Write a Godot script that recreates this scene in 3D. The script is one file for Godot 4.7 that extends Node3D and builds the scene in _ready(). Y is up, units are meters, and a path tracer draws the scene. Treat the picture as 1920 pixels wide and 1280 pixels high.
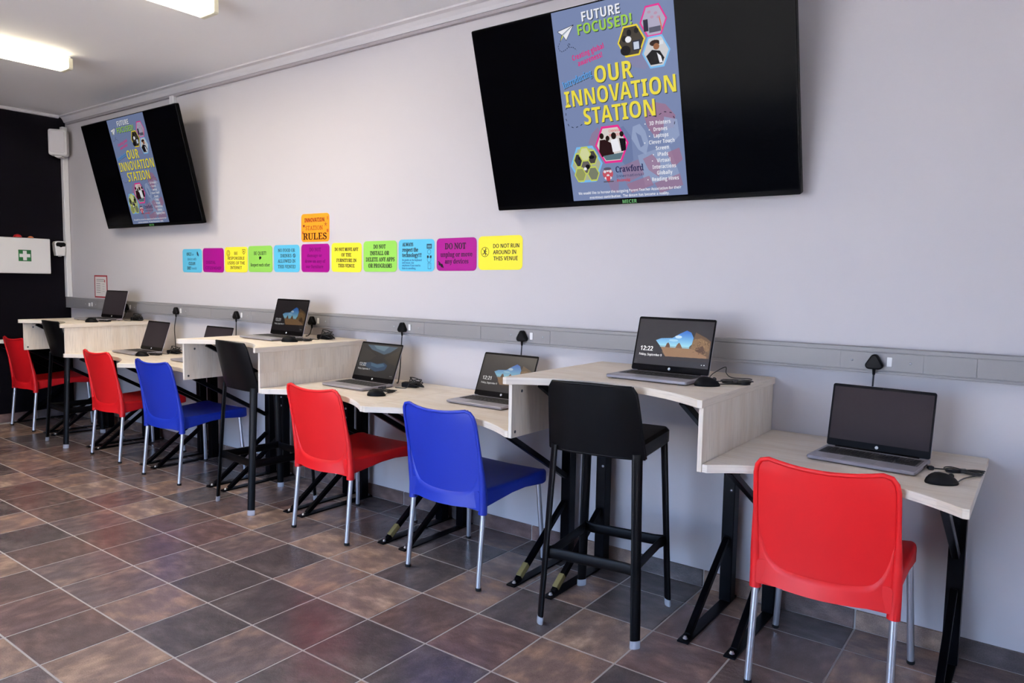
extends Node3D
# A computer room: laptops on stepped wooden desks along a wall, two tilted televisions above.

var M := {}
var used := {}
var XF := Transform3D.IDENTITY
var grain := 0
var uv_box := Rect2()
var uv_off := Vector2.ZERO
var rng := RandomNumberGenerator.new()

const LOW := 0.795      # low desk height
const HIGH := 1.028     # raised desk height
const CEIL := 2.96
const XL := -5.36       # dark wall
const XR := 4.60
const ZF := 5.40
const PITCH := 0.33     # floor tile spacing

# ------------------------------------------------------------------ mesh helpers
func begin() -> SurfaceTool:
	var st := SurfaceTool.new()
	st.begin(Mesh.PRIMITIVE_TRIANGLES)
	st.set_smooth_group(-1)
	return st

func finish(st: SurfaceTool) -> ArrayMesh:
	st.generate_normals()
	return st.commit()

func vtx(st: SurfaceTool, p: Vector3) -> void:
	var uv := Vector2.ZERO
	match grain:
		0: uv = Vector2(p.x, p.y + p.z)
		1: uv = Vector2(p.y, p.x + p.z)
		2: uv = Vector2(p.z, p.x + p.y)
		3: uv = Vector2((p.x - uv_box.position.x) / uv_box.size.x, 1.0 - (p.y - uv_box.position.y) / uv_box.size.y)
		6: uv = Vector2(p.x + p.y, p.z)
		4: uv = Vector2((p.x - uv_box.position.x) / uv_box.size.x, (p.z - uv_box.position.y) / uv_box.size.y)
	st.set_uv(uv + uv_off)
	st.add_vertex(XF * p)

func tri(st: SurfaceTool, a: Vector3, b: Vector3, c: Vector3) -> void:   # counter-clockwise from outside
	vtx(st, a); vtx(st, c); vtx(st, b)

func quad(st: SurfaceTool, a: Vector3, b: Vector3, c: Vector3, d: Vector3) -> void:
	tri(st, a, b, c); tri(st, a, c, d)

func out_tri(st: SurfaceTool, a: Vector3, b: Vector3, c: Vector3, from: Vector3) -> void:
	if (b - a).cross(c - a).dot((a + b + c) / 3.0 - from) >= 0.0: tri(st, a, b, c)
	else: tri(st, a, c, b)

func out_quad(st: SurfaceTool, a: Vector3, b: Vector3, c: Vector3, d: Vector3, from: Vector3) -> void:
	out_tri(st, a, b, c, from); out_tri(st, a, c, d, from)

func box(st: SurfaceTool, lo: Vector3, hi: Vector3, b := 0.0) -> void:   # box with chamfered edges
	var c := (lo + hi) / 2.0
	var h := (hi - lo) / 2.0
	b = minf(b, minf(h.x, minf(h.y, h.z)) * 0.9)
	for k in 3:
		var i := (k + 1) % 3
		var j := (k + 2) % 3
		for s in [-1.0, 1.0]:
			var q: Array[Vector3] = []
			for m in [[-1.0, -1.0], [1.0, -1.0], [1.0, 1.0], [-1.0, 1.0]]:
				var p := Vector3.ZERO
				p[k] = s * h[k]; p[i] = m[0] * (h[i] - b); p[j] = m[1] * (h[j] - b)
				q.append(c + p)
			out_quad(st, q[0], q[1], q[2], q[3], c)
		if b > 0.0:
			for s in [-1.0, 1.0]:
				for t in [-1.0, 1.0]:
					var e: Array[Vector3] = []
					for m in [[-1.0, 0], [1.0, 0], [1.0, 1], [-1.0, 1]]:
						var p := Vector3.ZERO
						p[k] = m[0] * (h[k] - b)
						p[i] = s * (h[i] if m[1] == 0 else h[i] - b)
						p[j] = t * (h[j] - b if m[1] == 0 else h[j])
						e.append(c + p)
					out_quad(st, e[0], e[1], e[2], e[3], c)
	if b > 0.0:
		for sx in [-1.0, 1.0]:
			for sy in [-1.0, 1.0]:
				for sz in [-1.0, 1.0]:
					var s := Vector3(sx, sy, sz)
					out_tri(st, c + s * Vector3(h.x, h.y - b, h.z - b), c + s * Vector3(h.x - b, h.y, h.z - b), c + s * Vector3(h.x - b, h.y - b, h.z), c)

func bar(st: SurfaceTool, a: Vector3, b: Vector3, wide: float, thick: float, side := Vector3.RIGHT) -> void:   # square bar from a to b
	var t := (b - a).normalized()
	var n := t.cross(side).normalized()
	var keep := XF
	XF = keep * Transform3D(Basis(side, t, side.cross(t).normalized()), (a + b) / 2.0)
	var l := (b - a).length() / 2.0
	box(st, Vector3(-wide / 2, -l, -thick / 2), Vector3(wide / 2, l, thick / 2), 0.002)
	XF = keep

func tube(st: SurfaceTool, path: Array, radii: Array, seg := 10, flat := 1.0, first := Vector3.ZERO, caps := true) -> void:
	var n := path.size()
	var t0: Vector3 = (path[1] - path[0]).normalized()
	var e1 := first
	if e1 == Vector3.ZERO:
		e1 = Vector3.RIGHT if absf(t0.x) < 0.9 else Vector3.UP
	var rings := []
	for i in n:
		var t: Vector3 = (path[mini(i + 1, n - 1)] - path[maxi(i - 1, 0)]).normalized()
		e1 = (e1 - t * e1.dot(t)).normalized()
		var e2 := t.cross(e1)
		var r: float = radii[mini(i, radii.size() - 1)]
		var ring: Array[Vector3] = []
		for k in seg:
			var a := TAU * k / seg
			ring.append(path[i] + e1 * cos(a) * r + e2 * sin(a) * r * flat)
		rings.append(ring)
	st.set_smooth_group(1)
	for i in n - 1:
		for k in seg:
			var l := (k + 1) % seg
			quad(st, rings[i][k], rings[i][l], rings[i + 1][l], rings[i + 1][k])
	st.set_smooth_group(-1)
	if caps:
		for k in seg:
			var l := (k + 1) % seg
			tri(st, path[0], rings[0][l], rings[0][k])
			tri(st, path[n - 1], rings[n - 1][k], rings[n - 1][l])

func rope(st: SurfaceTool, points: Array, r: float, seg := 7) -> void:   # smooth cable through points
	var c := Curve3D.new()
	for i in points.size():
		var d: Vector3 = (points[mini(i + 1, points.size() - 1)] - points[maxi(i - 1, 0)]) / 6.0
		c.add_point(points[i], -d, d)
	tube(st, Array(c.tessellate(4, 3.0)), [r], seg)

func lathe(st: SurfaceTool, profile: Array, seg := 20) -> void:   # profile of Vector2(radius, y), upwards on the outside
	st.set_smooth_group(1)
	for i in profile.size() - 1:
		for k in seg:
			var a := TAU * k / seg
			var b := TAU * (k + 1) / seg
			var p: Vector2 = profile[i]
			var q: Vector2 = profile[i + 1]
			quad(st, Vector3(p.x * cos(b), p.y, p.x * sin(b)), Vector3(p.x * cos(a), p.y, p.x * sin(a)), Vector3(q.x * cos(a), q.y, q.x * sin(a)), Vector3(q.x * cos(b), q.y, q.x * sin(b)))
	st.set_smooth_group(-1)

func loft(st: SurfaceTool, rows: Array, closed := false, smooth := 1) -> void:   # rows of points; outside where columns x rows is
	st.set_smooth_group(smooth)
	for i in rows.size() - 1:
		var n: int = rows[i].size()
		for k in (n if closed else n - 1):
			var l := (k + 1) % n
			quad(st, rows[i][k], rows[i][l], rows[i + 1][l], rows[i + 1][k])
	st.set_smooth_group(-1)

func rounded(w: float, h: float, r: float, seg := 5) -> PackedVector2Array:   # counter-clockwise rounded rectangle
	var p := PackedVector2Array()
	for c in [[1, 1, 0], [-1, 1, 1], [-1, -1, 2], [1, -1, 3]]:
		for k in seg + 1:
			var a: float = PI / 2 * (c[2] + float(k) / seg)
			p.append(Vector2(c[0] * (w / 2 - r) + r * cos(a), c[1] * (h / 2 - r) + r * sin(a)))
	return p

func slab(st: SurfaceTool, poly: PackedVector2Array, z0: float, z1: float, b := 0.0) -> void:   # polygon in x,y (counter-clockwise) pulled from z0 to z1
	var n := poly.size()
	var inner := PackedVector2Array()
	for i in n:
		var d0 := (poly[i] - poly[(i + n - 1) % n]).normalized()
		var d1 := (poly[(i + 1) % n] - poly[i]).normalized()
		var m := (Vector2(d0.y, -d0.x) + Vector2(d1.y, -d1.x))
		m = m / maxf(0.3, m.length_squared() / 2.0)
		inner.append(poly[i] - m * b)
	var t := Geometry2D.triangulate_polygon(inner)
	for k in range(0, t.size(), 3):
		var a := inner[t[k]]
		var c := inner[t[k + 1]]
		var e := inner[t[k + 2]]
		if (c - a).cross(e - a) < 0.0:
			var x := c
			c = e; e = x
		tri(st, Vector3(a.x, a.y, z1), Vector3(c.x, c.y, z1), Vector3(e.x, e.y, z1))
		tri(st, Vector3(a.x, a.y, z0), Vector3(e.x, e.y, z0), Vector3(c.x, c.y, z0))
	if grain == 0: grain = 6
	for i in n:
		var j := (i + 1) % n
		var p := poly[i]
		var q := poly[j]
		quad(st, Vector3(p.x, p.y, z0 + b), Vector3(q.x, q.y, z0 + b), Vector3(q.x, q.y, z1 - b), Vector3(p.x, p.y, z1 - b))
		if b > 0.0:
			var u := inner[i]
			var v := inner[j]
			quad(st, Vector3(p.x, p.y, z1 - b), Vector3(q.x, q.y, z1 - b), Vector3(v.x, v.y, z1), Vector3(u.x, u.y, z1))
			quad(st, Vector3(u.x, u.y, z0), Vector3(v.x, v.y, z0), Vector3(q.x, q.y, z0 + b), Vector3(p.x, p.y, z0 + b))
	if grain == 6: grain = 0

# ------------------------------------------------------------------ scene helpers
func numbered(called: String) -> String:
	if not used.has(called):
		used[called] = 0
		return called
	used[called] += 1
	return "%s_%03d" % [called, used[called]]

func part(called: String, mesh: Mesh, m: Material, parent: Node3D, at := Vector3.ZERO) -> MeshInstance3D:
	var o := MeshInstance3D.new()
	o.name = called
	o.mesh = mesh
	o.material_override = m
	o.position = at
	o.cast_shadow = GeometryInstance3D.SHADOW_CASTING_SETTING_ON
	parent.add_child(o, true)
	return o

func thing(called: String, label: String, category: String, at := Vector3.ZERO, turn := 0.0, group := "") -> Node3D:
	var o := Node3D.new()
	o.name = numbered(called)
	add_child(o)
	o.position = at
	o.rotation.y = turn
	o.set_meta("label", label)
	o.set_meta("category", category)
	if group: o.set_meta("group", group)
	return o

func struct(called: String, mesh: Mesh, m: Material) -> MeshInstance3D:
	var o := part(numbered(called), mesh, m, self)
	o.set_meta("kind", "structure")
	return o

func boxmesh(lo: Vector3, hi: Vector3, b := 0.0) -> ArrayMesh:
	var st := begin()
	box(st, lo, hi, b)
	return finish(st)

func mat(c: Color, rough := 0.6, metal := 0.0) -> StandardMaterial3D:
	var m := StandardMaterial3D.new()
	m.albedo_color = c
	m.roughness = rough
	m.metallic = metal
	return m

# ------------------------------------------------------------------ print: a canvas for posters and screens
class Canvas:
	var w: int
	var h: int
	var d := PackedByteArray()
	func _init(width: int, height: int, c: Color) -> void:
		w = width; h = height
		d.resize(w * h * 3)
		for i in w * h:
			d[i * 3] = c.r8; d[i * 3 + 1] = c.g8; d[i * 3 + 2] = c.b8
	func poly(p: PackedVector2Array, c: Color, a := 1.0) -> void:
		var y0 := h
		var y1 := 0
		for q in p:
			y0 = mini(y0, int(floor(q.y))); y1 = maxi(y1, int(ceil(q.y)))
		var r := c.r8 * a
		var g := c.g8 * a
		var b := c.b8 * a
		var n := p.size()
		for y in range(maxi(0, y0), mini(h, y1 + 1)):
			var yy := y + 0.5
			var xs := PackedFloat32Array()
			for i in n:
				var u := p[i]
				var v := p[(i + 1) % n]
				if (u.y <= yy) != (v.y <= yy):
					xs.append(u.x + (yy - u.y) / (v.y - u.y) * (v.x - u.x))
			xs.sort()
			for k in range(0, xs.size() - 1, 2):
				for x in range(maxi(0, int(ceil(xs[k] - 0.5))), mini(w, int(ceil(xs[k + 1] - 0.5)))):
					var o := (y * w + x) * 3
					d[o] = int(d[o] * (1.0 - a) + r); d[o + 1] = int(d[o + 1] * (1.0 - a) + g); d[o + 2] = int(d[o + 2] * (1.0 - a) + b)
	func rect(x0: float, y0: float, x1: float, y1: float, c: Color, a := 1.0) -> void:
		poly(PackedVector2Array([Vector2(x0, y0), Vector2(x1, y0), Vector2(x1, y1), Vector2(x0, y1)]), c, a)
	func oval(x: float, y: float, rx: float, ry: float, c: Color, a := 1.0, turn := 0.0) -> void:
		var p := PackedVector2Array()
		for k in 24:
			p.append(Vector2(x, y) + Vector2(rx * cos(TAU * k / 24), ry * sin(TAU * k / 24)).rotated(turn))
		poly(p, c, a)
	func line(x0: float, y0: float, x1: float, y1: float, wide: float, c: Color, a := 1.0) -> void:
		var t := (Vector2(x1, y1) - Vector2(x0, y0)).normalized() * wide / 2.0
		var n := Vector2(-t.y, t.x)
		poly(PackedVector2Array([Vector2(x0, y0) + n, Vector2(x1, y1) + n, Vector2(x1, y1) - n, Vector2(x0, y0) - n]), c, a)
	func dashes(p: Array, wide: float, dash: float, gap: float, c: Color) -> void:
		var left := dash
		var on := true
		for i in p.size() - 1:
			var u: Vector2 = p[i]
			var v: Vector2 = p[i + 1]
			var run := 0.0
			var l := u.distance_to(v)
			while run < l:
				var s := minf(left, l - run)
				if on:
					var a := u.lerp(v, run / l)
					var b := u.lerp(v, (run + s) / l)
					line(a.x, a.y, b.x, b.y, wide, c)
				run += s; left -= s
				if left <= 0.001:
					on = not on
					left = dash if on else gap
	func text(s: String, f: Font, cap: float, x: float, y: float, c: Color, wide := 0.0, turn := 0.0, a := 1.0, from_left := false) -> void:   # cap: height of capitals, centred on x,y; wide: stretched to this width
		var t := TextMesh.new()
		t.font = f; t.font_size = 64; t.pixel_size = 1.0 / 64.0; t.depth = 0.0; t.text = s; t.curve_step = 2.0
		var v: PackedVector3Array = t.get_mesh_arrays()[Mesh.ARRAY_VERTEX]
		var ix = t.get_mesh_arrays()[Mesh.ARRAY_INDEX]
		var lo := 1e9
		var hi := -1e9
		for q in v:
			lo = minf(lo, q.x); hi = maxf(hi, q.x)
		var k := cap / 0.716
		var kx := k if wide <= 0.0 else wide / (hi - lo)
		var mid := lo if from_left else (lo + hi) / 2.0
		var base := baseline(f)
		var e := PackedVector2Array()
		for q in v:
			e.append(Vector2(x, y) + Vector2((q.x - mid) * kx, -(q.y - base) * k + cap / 2.0).rotated(turn))
		for i in range(0, ix.size(), 3):
			poly(PackedVector2Array([e[ix[i]], e[ix[i + 1]], e[ix[i + 2]]]), c, a)
	var known := {}
	func baseline(f: Font) -> float:
		if not known.has(f):
			var t := TextMesh.new()
			t.font = f; t.font_size = 64; t.pixel_size = 1.0 / 64.0; t.depth = 0.0; t.text = "H"
			var lo := 1e9
			for q in t.get_mesh_arrays()[Mesh.ARRAY_VERTEX]:
				lo = minf(lo, q.y)
			known[f] = lo
		return known[f]
	func texture() -> ImageTexture:
		var im := Image.create_from_data(w, h, false, Image.FORMAT_RGB8, d)
		im.generate_mipmaps()
		return ImageTexture.create_from_image(im)

var sans: SystemFont
var sans_b: SystemFont
var serif: SystemFont
var serif_b: SystemFont
func font(called: String, weight: int) -> SystemFont:
	var f := SystemFont.new()
	f.font_names = PackedStringArray([called])
	f.font_weight = weight
	return f

func noise(seed_: int, freq: float, oct := 4) -> FastNoiseLite:
	var n := FastNoiseLite.new()
	n.seed = seed_
	n.frequency = freq
	n.noise_type = FastNoiseLite.TYPE_SIMPLEX_SMOOTH
	n.fractal_octaves = oct
	return n

func _ready() -> void:
	rng.seed = 7
	# ---------------- camera
	var cam := Camera3D.new()
	cam.name = "camera"
	add_child(cam)
	cam.position = Vector3(2.5495, 1.4287, 3.2259)
	cam.rotation = Vector3(-0.083784, 0.636323, 0.017403)
	cam.fov = 50.434
	cam.near = 0.05
	cam.far = 200.0
	# ---------------- sky and exposure
	var sky_mat := ProceduralSkyMaterial.new()
	sky_mat.sky_top_color = Color(0.58, 0.75, 1.0)
	sky_mat.sky_horizon_color = Color(0.80, 0.88, 1.0)
	sky_mat.ground_bottom_color = Color(0.45, 0.44, 0.43)
	sky_mat.ground_horizon_color = Color(0.75, 0.76, 0.78)
	sky_mat.sky_energy_multiplier = 1.0
	var sky := Sky.new()
	sky.sky_material = sky_mat
	# sun on the yard outside, from behind the building; none falls into the room
	var sun := DirectionalLight3D.new()
	sun.name = "sun"
	sun.light_color = Color(1.0, 0.96, 0.90)
	sun.light_energy = SUN
	sun.light_angular_distance = 0.5
	sun.shadow_enabled = true
	add_child(sun)
	sun.look_at_from_position(Vector3.ZERO, Vector3(0.25, -1.6, 1.0))
	var env := Environment.new()
	env.background_mode = Environment.BG_SKY
	env.sky = sky
	env.background_energy_multiplier = SKY
	env.tonemap_mode = Environment.TONE_MAPPER_LINEAR
	env.tonemap_exposure = EXPOSURE
	env.sdfgi_enabled = true
	env.ssao_enabled = true
	env.ssil_enabled = true
	var we := WorldEnvironment.new()
	we.name = "environment"
	we.environment = env
	add_child(we)

	sans = font("Droid Sans", 400)
	sans_b = font("Droid Sans", 700)
	serif = font("Droid Serif", 400)
	serif_b = font("Droid Serif", 700)
	materials()
	room()
	floor_tiles()
	wall_fittings()
	lamps()
	desks()
	televisions()
	rules()
	chairs()
	stools()
	laptops()
	small_things()

const SKY := 10.5
const SUN := 80.0
const EXPOSURE := 1.2
const TUBE := 2.1

# ------------------------------------------------------------------ materials
func materials() -> void:
	M.wall = mat(Color(0.785, 0.765, 0.77), 0.75)
	M.ceiling = mat(Color(0.95, 0.945, 0.945), 0.85)
	M.dark_wall = mat(Color(0.05, 0.04, 0.065), 0.85)
	M.dark_wall.metallic_specular = 0.2
	M.cornice = mat(Color(0.82, 0.80, 0.80), 0.6)
	M.white = mat(Color(0.90, 0.89, 0.88), 0.45)
	M.trunk = mat(Color(0.545, 0.535, 0.54), 0.5)
	M.trunk_dark = mat(Color(0.36, 0.35, 0.37), 0.5)
	M.conduit = mat(Color(0.62, 0.59, 0.60), 0.5)
	M.black_steel = mat(Color(0.025, 0.025, 0.04), 0.3)
	M.black_steel.metallic_specular = 0.2
	M.black_plastic = mat(Color(0.05, 0.05, 0.06), 0.5)
	M.black_plastic.metallic_specular = 0.25
	M.stool = mat(Color(0.032, 0.032, 0.042), 0.42)
	M.stool.metallic_specular = 0.28
	M.rubber = mat(Color(0.05, 0.05, 0.055), 0.7)
	M.cable = mat(Color(0.05, 0.05, 0.06), 0.45)
	M.red = mat(Color(0.84, 0.055, 0.09), 0.5)
	M.blue = mat(Color(0.04, 0.17, 0.64), 0.5)
	M.silver = mat(Color(0.80, 0.80, 0.82), 0.32, 0.75)
	M.bolt = mat(Color(0.75, 0.75, 0.78), 0.3, 0.9)
	M.clear = mat(Color(0.86, 0.87, 0.90, 0.45), 0.08)
	M.clear.transparency = BaseMaterial3D.TRANSPARENCY_ALPHA
	M.laptop = mat(Color(0.62, 0.60, 0.62), 0.4, 0.25)
	M.key_well = mat(Color(0.34, 0.32, 0.33), 0.5)
	M.keys = mat(Color(0.10, 0.095, 0.10), 0.5)
	M.bezel = mat(Color(0.06, 0.05, 0.055), 0.4)
	M.bezel.metallic_specular = 0.15
	M.screen_off = mat(Color(0.20, 0.175, 0.185), 0.35)
	M.screen_off.metallic_specular = 0.12
	M.tv = mat(Color(0.015, 0.015, 0.02), 0.4)
	M.tv.metallic_specular = 0.15
	M.tv_glass = mat(Color(0.012, 0.012, 0.02), 0.16)
	M.tv_glass.metallic_specular = 0.08
	M.tape = mat(Color(0.55, 0.49, 0.30), 0.7)
	M.grout = mat(Color(0.70, 0.665, 0.64), 0.8)
	M.green = mat(Color(0.12, 0.42, 0.22), 0.5)
	M.glass = mat(Color(0.9, 0.95, 0.95, 0.08), 0.02)
	M.glass.transparency = BaseMaterial3D.TRANSPARENCY_ALPHA
	M.frame = mat(Color(0.30, 0.30, 0.31), 0.4, 0.3)
	M.paving = mat(Color(0.55, 0.555, 0.57), 0.9)
	wood()
	slate()

func wood() -> void:
	var w := 1024
	var h := 512
	var d := PackedByteArray()
	d.resize(w * h * 3)
	var a := noise(3, 1.0, 3)
	var b := noise(9, 1.0, 4)
	var light := Color(0.92, 0.87, 0.805)
	var mid := Color(0.85, 0.77, 0.67)
	var grey := Color(0.755, 0.70, 0.635)
	for y in h:
		for x in w:
			var u := x / 1024.0 * 1.6
			var v := y / 512.0 * 0.8
			var broad := a.get_noise_2d(u * 1.3, v * 9.0) * 0.5 + 0.5
			var fine := b.get_noise_2d(u * 5.0 + 40.0, v * 110.0) * 0.5 + 0.5
			var c := light.lerp(mid, clampf((broad - 0.35) * 1.1, 0.0, 0.8)).lerp(grey, clampf((fine - 0.52) * 1.5, 0.0, 0.55))
			var o := (y * w + x) * 3
			d[o] = c.r8; d[o + 1] = c.g8; d[o + 2] = c.b8
	var im := Image.create_from_data(w, h, false, Image.FORMAT_RGB8, d)
	im.generate_mipmaps()
	var m := mat(Color.WHITE, 0.5)
	m.albedo_texture = ImageTexture.create_from_image(im)
	m.uv1_scale = Vector3(1.0 / 1.6, 1.0 / 0.8, 1.0)
	M.wood = m
	M.edge = mat(Color(0.86, 0.78, 0.68), 0.5)

func slate() -> void:
	var n := 160
	var low := noise(21, 1.0, 3)
	var mid := noise(22, 1.0, 4)
	var fine := noise(23, 1.0, 2)
	var bump := Image.create(n, n, false, Image.FORMAT_RGB8)
	for y in n:
		for x in n:
			var g := 0.5 + 0.35 * mid.get_noise_2d(x * 0.05, y * 0.07) + 0.15 * fine.get_noise_2d(x * 0.3, y * 0.3)
			bump.set_pixel(x, y, Color(g, g, g))
	bump.bump_map_to_normal_map(2.2)
	var normal := ImageTexture.create_from_image(bump)
	var base := [Color(0.440, 0.383, 0.377), Color(0.525, 0.441, 0.409), Color(0.366, 0.326, 0.322), Color(0.557, 0.461, 0.411), Color(0.422, 0.352, 0.332), Color(0.370, 0.334, 0.329), Color(0.550, 0.466, 0.426), Color(0.447, 0.362, 0.345)]
	var vein := [Color(0.551, 0.456, 0.409), Color(0.670, 0.540, 0.454), Color(0.430, 0.387, 0.368), Color(0.711, 0.591, 0.497), Color(0.507, 0.403, 0.365), Color(0.443, 0.400, 0.385), Color(0.734, 0.629, 0.543), Color(0.564, 0.441, 0.394)]
	M.tiles = []
	for k in 8:
		var d := PackedByteArray()
		d.resize(n * n * 3)
		for y in n:
			for x in n:
				var p := Vector2(x, y) / n
				var a := low.get_noise_3d(p.x * 1.3 + k * 7.1, p.y * 1.7, k * 3.3) * 0.5 + 0.5
				var b := mid.get_noise_3d(p.x * 2.6, p.y * 4.5 + k * 5.7, k * 1.9)
				var e := fine.get_noise_2d(x * 0.35 + k * 50.0, y * 0.35)
				var c: Color = base[k].lerp(vein[k], clampf((a - 0.42) * 1.9 + b * 0.55, 0.0, 1.0))
				var l := 1.0 + b * 0.16 + e * 0.12
				var o := (y * n + x) * 3
				d[o] = clampi(int(c.r8 * l), 0, 255); d[o + 1] = clampi(int(c.g8 * l), 0, 255); d[o + 2] = clampi(int(c.b8 * l), 0, 255)
		var im := Image.create_from_data(n, n, false, Image.FORMAT_RGB8, d)
		im.generate_mipmaps()
		var m := mat(Color.WHITE, 0.23)
		m.albedo_texture = ImageTexture.create_from_image(im)
		m.normal_enabled = true
		m.normal_texture = normal
		m.normal_scale = 0.35
		M.tiles.append(m)

# ------------------------------------------------------------------ the room
func room() -> void:
	var t := 0.2
	struct("wall_back", boxmesh(Vector3(XL - t, -0.1, -t), Vector3(XR + t, CEIL + 0.2, 0)), M.wall)
	struct("wall_left", boxmesh(Vector3(XL - t, -0.1, 0), Vector3(XL, CEIL + 0.2, ZF + t)), M.dark_wall)
	struct("ceiling", boxmesh(Vector3(XL - t, CEIL, -t), Vector3(XR + t, CEIL + 0.15, ZF + t)), M.ceiling)
	# right wall with a glazed door, out of the picture: the light that grazes the desks from the right
	var st := begin()
	box(st, Vector3(XR, -0.1, 0), Vector3(XR + t, CEIL + 0.2, 2.2))
	box(st, Vector3(XR, -0.1, 3.05), Vector3(XR + t, CEIL + 0.2, ZF + t))
	box(st, Vector3(XR, 2.1, 2.2), Vector3(XR + t, CEIL + 0.2, 3.05))
	struct("wall_right", finish(st), M.wall)
	st = begin()
	for e in [[2.2, 2.26], [2.99, 3.05]]:
		box(st, Vector3(XR + 0.07, 0, e[0]), Vector3(XR + 0.12, 2.1, e[1]))
	for e in [[0.0, 0.1], [2.04, 2.1]]:
		box(st, Vector3(XR + 0.07, e[0], 2.2), Vector3(XR + 0.12, e[1], 3.05))
	var door := struct("door_1", finish(st), M.frame)
	part("pane", boxmesh(Vector3(XR + 0.092, 0.1, 2.26), Vector3(XR + 0.098, 2.04, 2.99)), M.glass, door)
	# front wall (behind the camera) with a full-height glazed shopfront
	var w0 := -1.9
	var w1 := 1.7
	var wt := 2.55
	st = begin()
	box(st, Vector3(XL, -0.1, ZF), Vector3(w0, CEIL + 0.2, ZF + t))
	box(st, Vector3(w1, -0.1, ZF), Vector3(XR, CEIL + 0.2, ZF + t))
	box(st, Vector3(w0, wt, ZF), Vector3(w1, CEIL + 0.2, ZF + t))
	struct("wall_front", finish(st), M.wall)
	st = begin()
	for k in 4:
		var x := lerpf(w0, w1 - 0.05, k / 3.0)
		box(st, Vector3(x, 0, ZF + 0.07), Vector3(x + 0.05, wt, ZF + 0.12))
	for e in [[0.0, 0.08], [wt - 0.05, wt]]:
		box(st, Vector3(w0, e[0], ZF + 0.07), Vector3(w1, e[1], ZF + 0.12))
	var win := struct("window_1", finish(st), M.frame)
	for k in 3:
		var x := lerpf(w0, w1 - 0.05, k / 3.0)
		part("pane", boxmesh(Vector3(x + 0.05, 0.08, ZF + 0.092), Vector3(lerpf(w0, w1 - 0.05, (k + 1) / 3.0), wt - 0.05, ZF + 0.098)), M.glass, win)
	var pave := struct("ground", boxmesh(Vector3(-30, -0.3, -30), Vector3(40, -0.16, 40)), M.paving)
	pave.set_meta("kind", "structure")
	# cornice along the back wall and a thin strip along the dark wall
	st = begin()
	var prof := [Vector2(0.0, CEIL - 0.062), Vector2(0.012, CEIL - 0.06), Vector2(0.02, CEIL - 0.04), Vector2(0.036, CEIL - 0.018), Vector2(0.058, CEIL - 0.01), Vector2(0.06, CEIL)]
	var rows := []
	for p in prof:
		rows.append([Vector3(XL, p.y, p.x), Vector3(XR, p.y, p.x)])
	loft(st, rows, false, -1)
	struct("trim_1", finish(st), M.cornice)
	struct("trim_2", boxmesh(Vector3(XL, CEIL - 0.03, 0.06), Vector3(XL + 0.03, CEIL, ZF), 0.006), M.cornice)

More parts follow.
